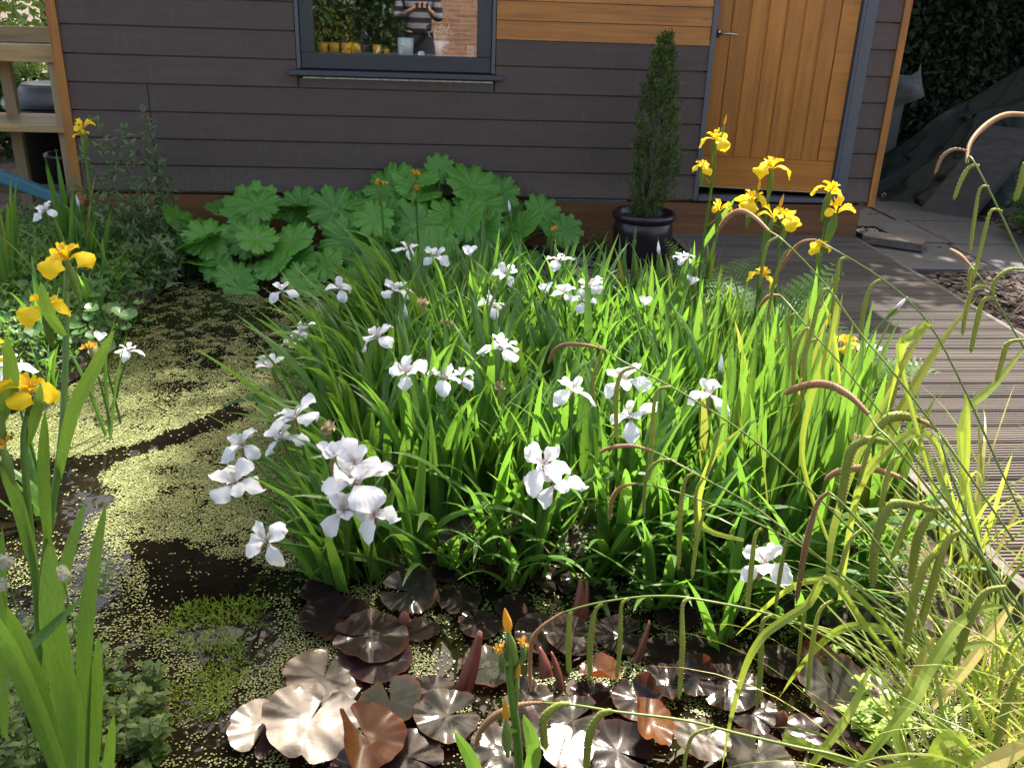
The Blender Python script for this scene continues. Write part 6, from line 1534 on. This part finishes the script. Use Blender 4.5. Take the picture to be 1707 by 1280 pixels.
# ------------------------------------------------------------------ the photographer, mirrored in the window
def shirtmat():
    mt, nt, N, L = mat('striped_jumper'); p = N.new('ShaderNodeBsdfPrincipled'); p.inputs['Roughness'].default_value = .9
    tc = N.new('ShaderNodeTexCoord'); sp = N.new('ShaderNodeSeparateXYZ'); L.new(tc.outputs['Object'], sp.inputs[0])
    m_ = N.new('ShaderNodeMath'); m_.operation = 'MULTIPLY'; m_.inputs[1].default_value = 2*PI/.115; L.new(sp.outputs[2], m_.inputs[0])
    s = N.new('ShaderNodeMath'); s.operation = 'SINE'; L.new(m_.outputs[0], s.inputs[0])
    r = ramp(N, [(.48,(.012,.013,.028)),(.52,(.20,.20,.22))]); a = N.new('ShaderNodeMath'); a.operation = 'MULTIPLY_ADD'; a.inputs[1].default_value = .5; a.inputs[2].default_value = .5
    L.new(s.outputs[0], a.inputs[0]); L.new(a.outputs[0], r.inputs['Fac']); n = noise(N, L, 160); L.new(r.outputs['Color'], p.inputs['Base Color'])
    out(N, L, p.outputs[0], n.outputs['Fac'], .3, .004, p); return mt
def skin_obj(name, verts, edges, radii, mt, parent, levels=2):
    me = bpy.data.meshes.new(name); me.from_pydata(verts, edges, []); o = bpy.data.objects.new(name, me); COL.objects.link(o); o.parent = parent
    md = o.modifiers.new('skin', 'SKIN'); me.skin_vertices.new() if not me.skin_vertices else None
    for i, rr in enumerate(radii):
        d = me.skin_vertices[0].data[i]; d.radius = rr if hasattr(rr, '__len__') else (rr, rr)
    me.skin_vertices[0].data[0].use_root = True
    ss = o.modifiers.new('subsurf', 'SUBSURF'); ss.levels = levels; ss.render_levels = levels; md.use_smooth_shade = True
    me.materials.append(mt); return o
person = empty('person', 'person in a grey and navy striped jumper holding up a phone, mirrored in the window', 'person', (-.10,-6.02,.03))
skinm = solid('skin', (.48,.28,.20), (.42,.24,.17), .55, 40)
navy = solid('navy_trousers', (.012,.014,.026), (.018,.02,.034), .85, 60, None, .4)
# legs, trunk, arms, head as one continuous body; clothes as shells over it
BV = [(0,0,.92),(0,0,1.08),(0,.01,1.26),(0,.01,1.42),(0,0,1.50),(0,.02,1.60),(0,.03,1.70),(-.10,0,.86),(-.11,.03,.50),(-.12,0,.10),(-.12,.14,.04),(.10,0,.86),(.11,.03,.50),(.12,0,.10),(.12,.14,.04),
      (-.19,0,1.40),(-.24,.04,1.14),(-.09,.30,1.22),(.19,0,1.40),(.24,.04,1.14),(.13,.30,1.22),(-.02,.37,1.27),(.10,.37,1.27)]
BE = [(0,1),(1,2),(2,3),(3,4),(4,5),(5,6),(0,7),(7,8),(8,9),(9,10),(0,11),(11,12),(12,13),(13,14),(3,15),(15,16),(16,17),(3,18),(18,19),(19,20),(17,21),(20,22)]
BRd = [(.15,.10),(.13,.095),(.155,.11),(.12,.09),.052,(.075,.09),(.07,.08),.085,.058,.04,(.035,.03),.085,.058,.04,(.035,.03),.052,.042,.030,.052,.042,.030,(.03,.018),(.03,.018)]
skin_obj('body', BV, BE, BRd, skinm, person)
skin_obj('jumper', [(0,0,.93),(0,0,1.10),(0,.01,1.26),(0,.01,1.42),(0,0,1.47),(-.19,0,1.40),(-.24,.04,1.14),(-.115,.26,1.205),(.19,0,1.40),(.24,.04,1.14),(.15,.26,1.205)],
   [(0,1),(1,2),(2,3),(3,4),(3,5),(5,6),(6,7),(3,8),(8,9),(9,10)], [(.175,.125),(.16,.12),(.175,.13),(.145,.115),.075,.07,.058,.044,.07,.058,.044], shirtmat(), person)
skin_obj('trousers', [(0,0,1.02),(0,0,.99),(-.10,0,.84),(-.11,.03,.50),(-.12,0,.10),(.10,0,.84),(.11,.03,.50),(.12,0,.10)], [(0,1),(0,2),(2,3),(3,4),(0,5),(5,6),(6,7)], [(.172,.125),(.165,.12),.105,.078,.062,.105,.078,.062], navy, person)
mb = MB(); mb.lathe([(.0,.13),(.06,.12),(.095,.07),(.10,.0),(.085,-.05),(.078,-.06)], n=20); h = mb.build('hair', solid('brown_hair', (.06,.04,.025), (.10,.07,.045), .6, 60, (1,1,.2), .5), person, True); h.location = (0,.0,1.69); h.scale = (.86,1.0,1)
mb = MB()
for sx in (-1, 1):
    mb.lathe([(0,.011),(.009,.007),(.012,0),(.009,-.007),(0,-.011)], (sx*.032,.102,1.665), 10)
fe = mb.build('eyes', M['black'], person, True)
mb = MB(); mb.add([(-.012,.10,1.64),(.012,.10,1.64),(0,.13,1.632),(0,.10,1.685)], [(0,2,3),(2,1,3),(0,1,2)]); mb.tube([(-.025,.103,1.598),(0,.112,1.595),(.025,.103,1.598)], .005, 6); mb.build('nose_and_mouth', skinm, person, True)
for sx, bx in ((-1,-.02),(1,.10)):
    for k in range(4):
        z0 = 1.262+.016*k; skin_obj('finger', [(bx,.38,z0),(bx-sx*.02,.425,z0+.004),(bx-sx*.035,.44,z0+.006),(bx-sx*.05,.435,z0+.006)], [(0,1),(1,2),(2,3)], [.010,.009,.0085,.007], skinm, person, 1)
    skin_obj('thumb', [(bx,.37,1.262),(bx-sx*.02,.395,1.29),(bx-sx*.04,.41,1.305)], [(0,1),(1,2)], [.012,.010,.008], skinm, person, 1)
ph = empty('phone', 'dark smartphone held up by the mirrored person', 'phone', (-.06,-5.60,1.31))
mb = MB(); mb.box(-.072,.072,-.004,.004,-.036,.036); bevel(mb.build('body', M['black'], ph), .003)
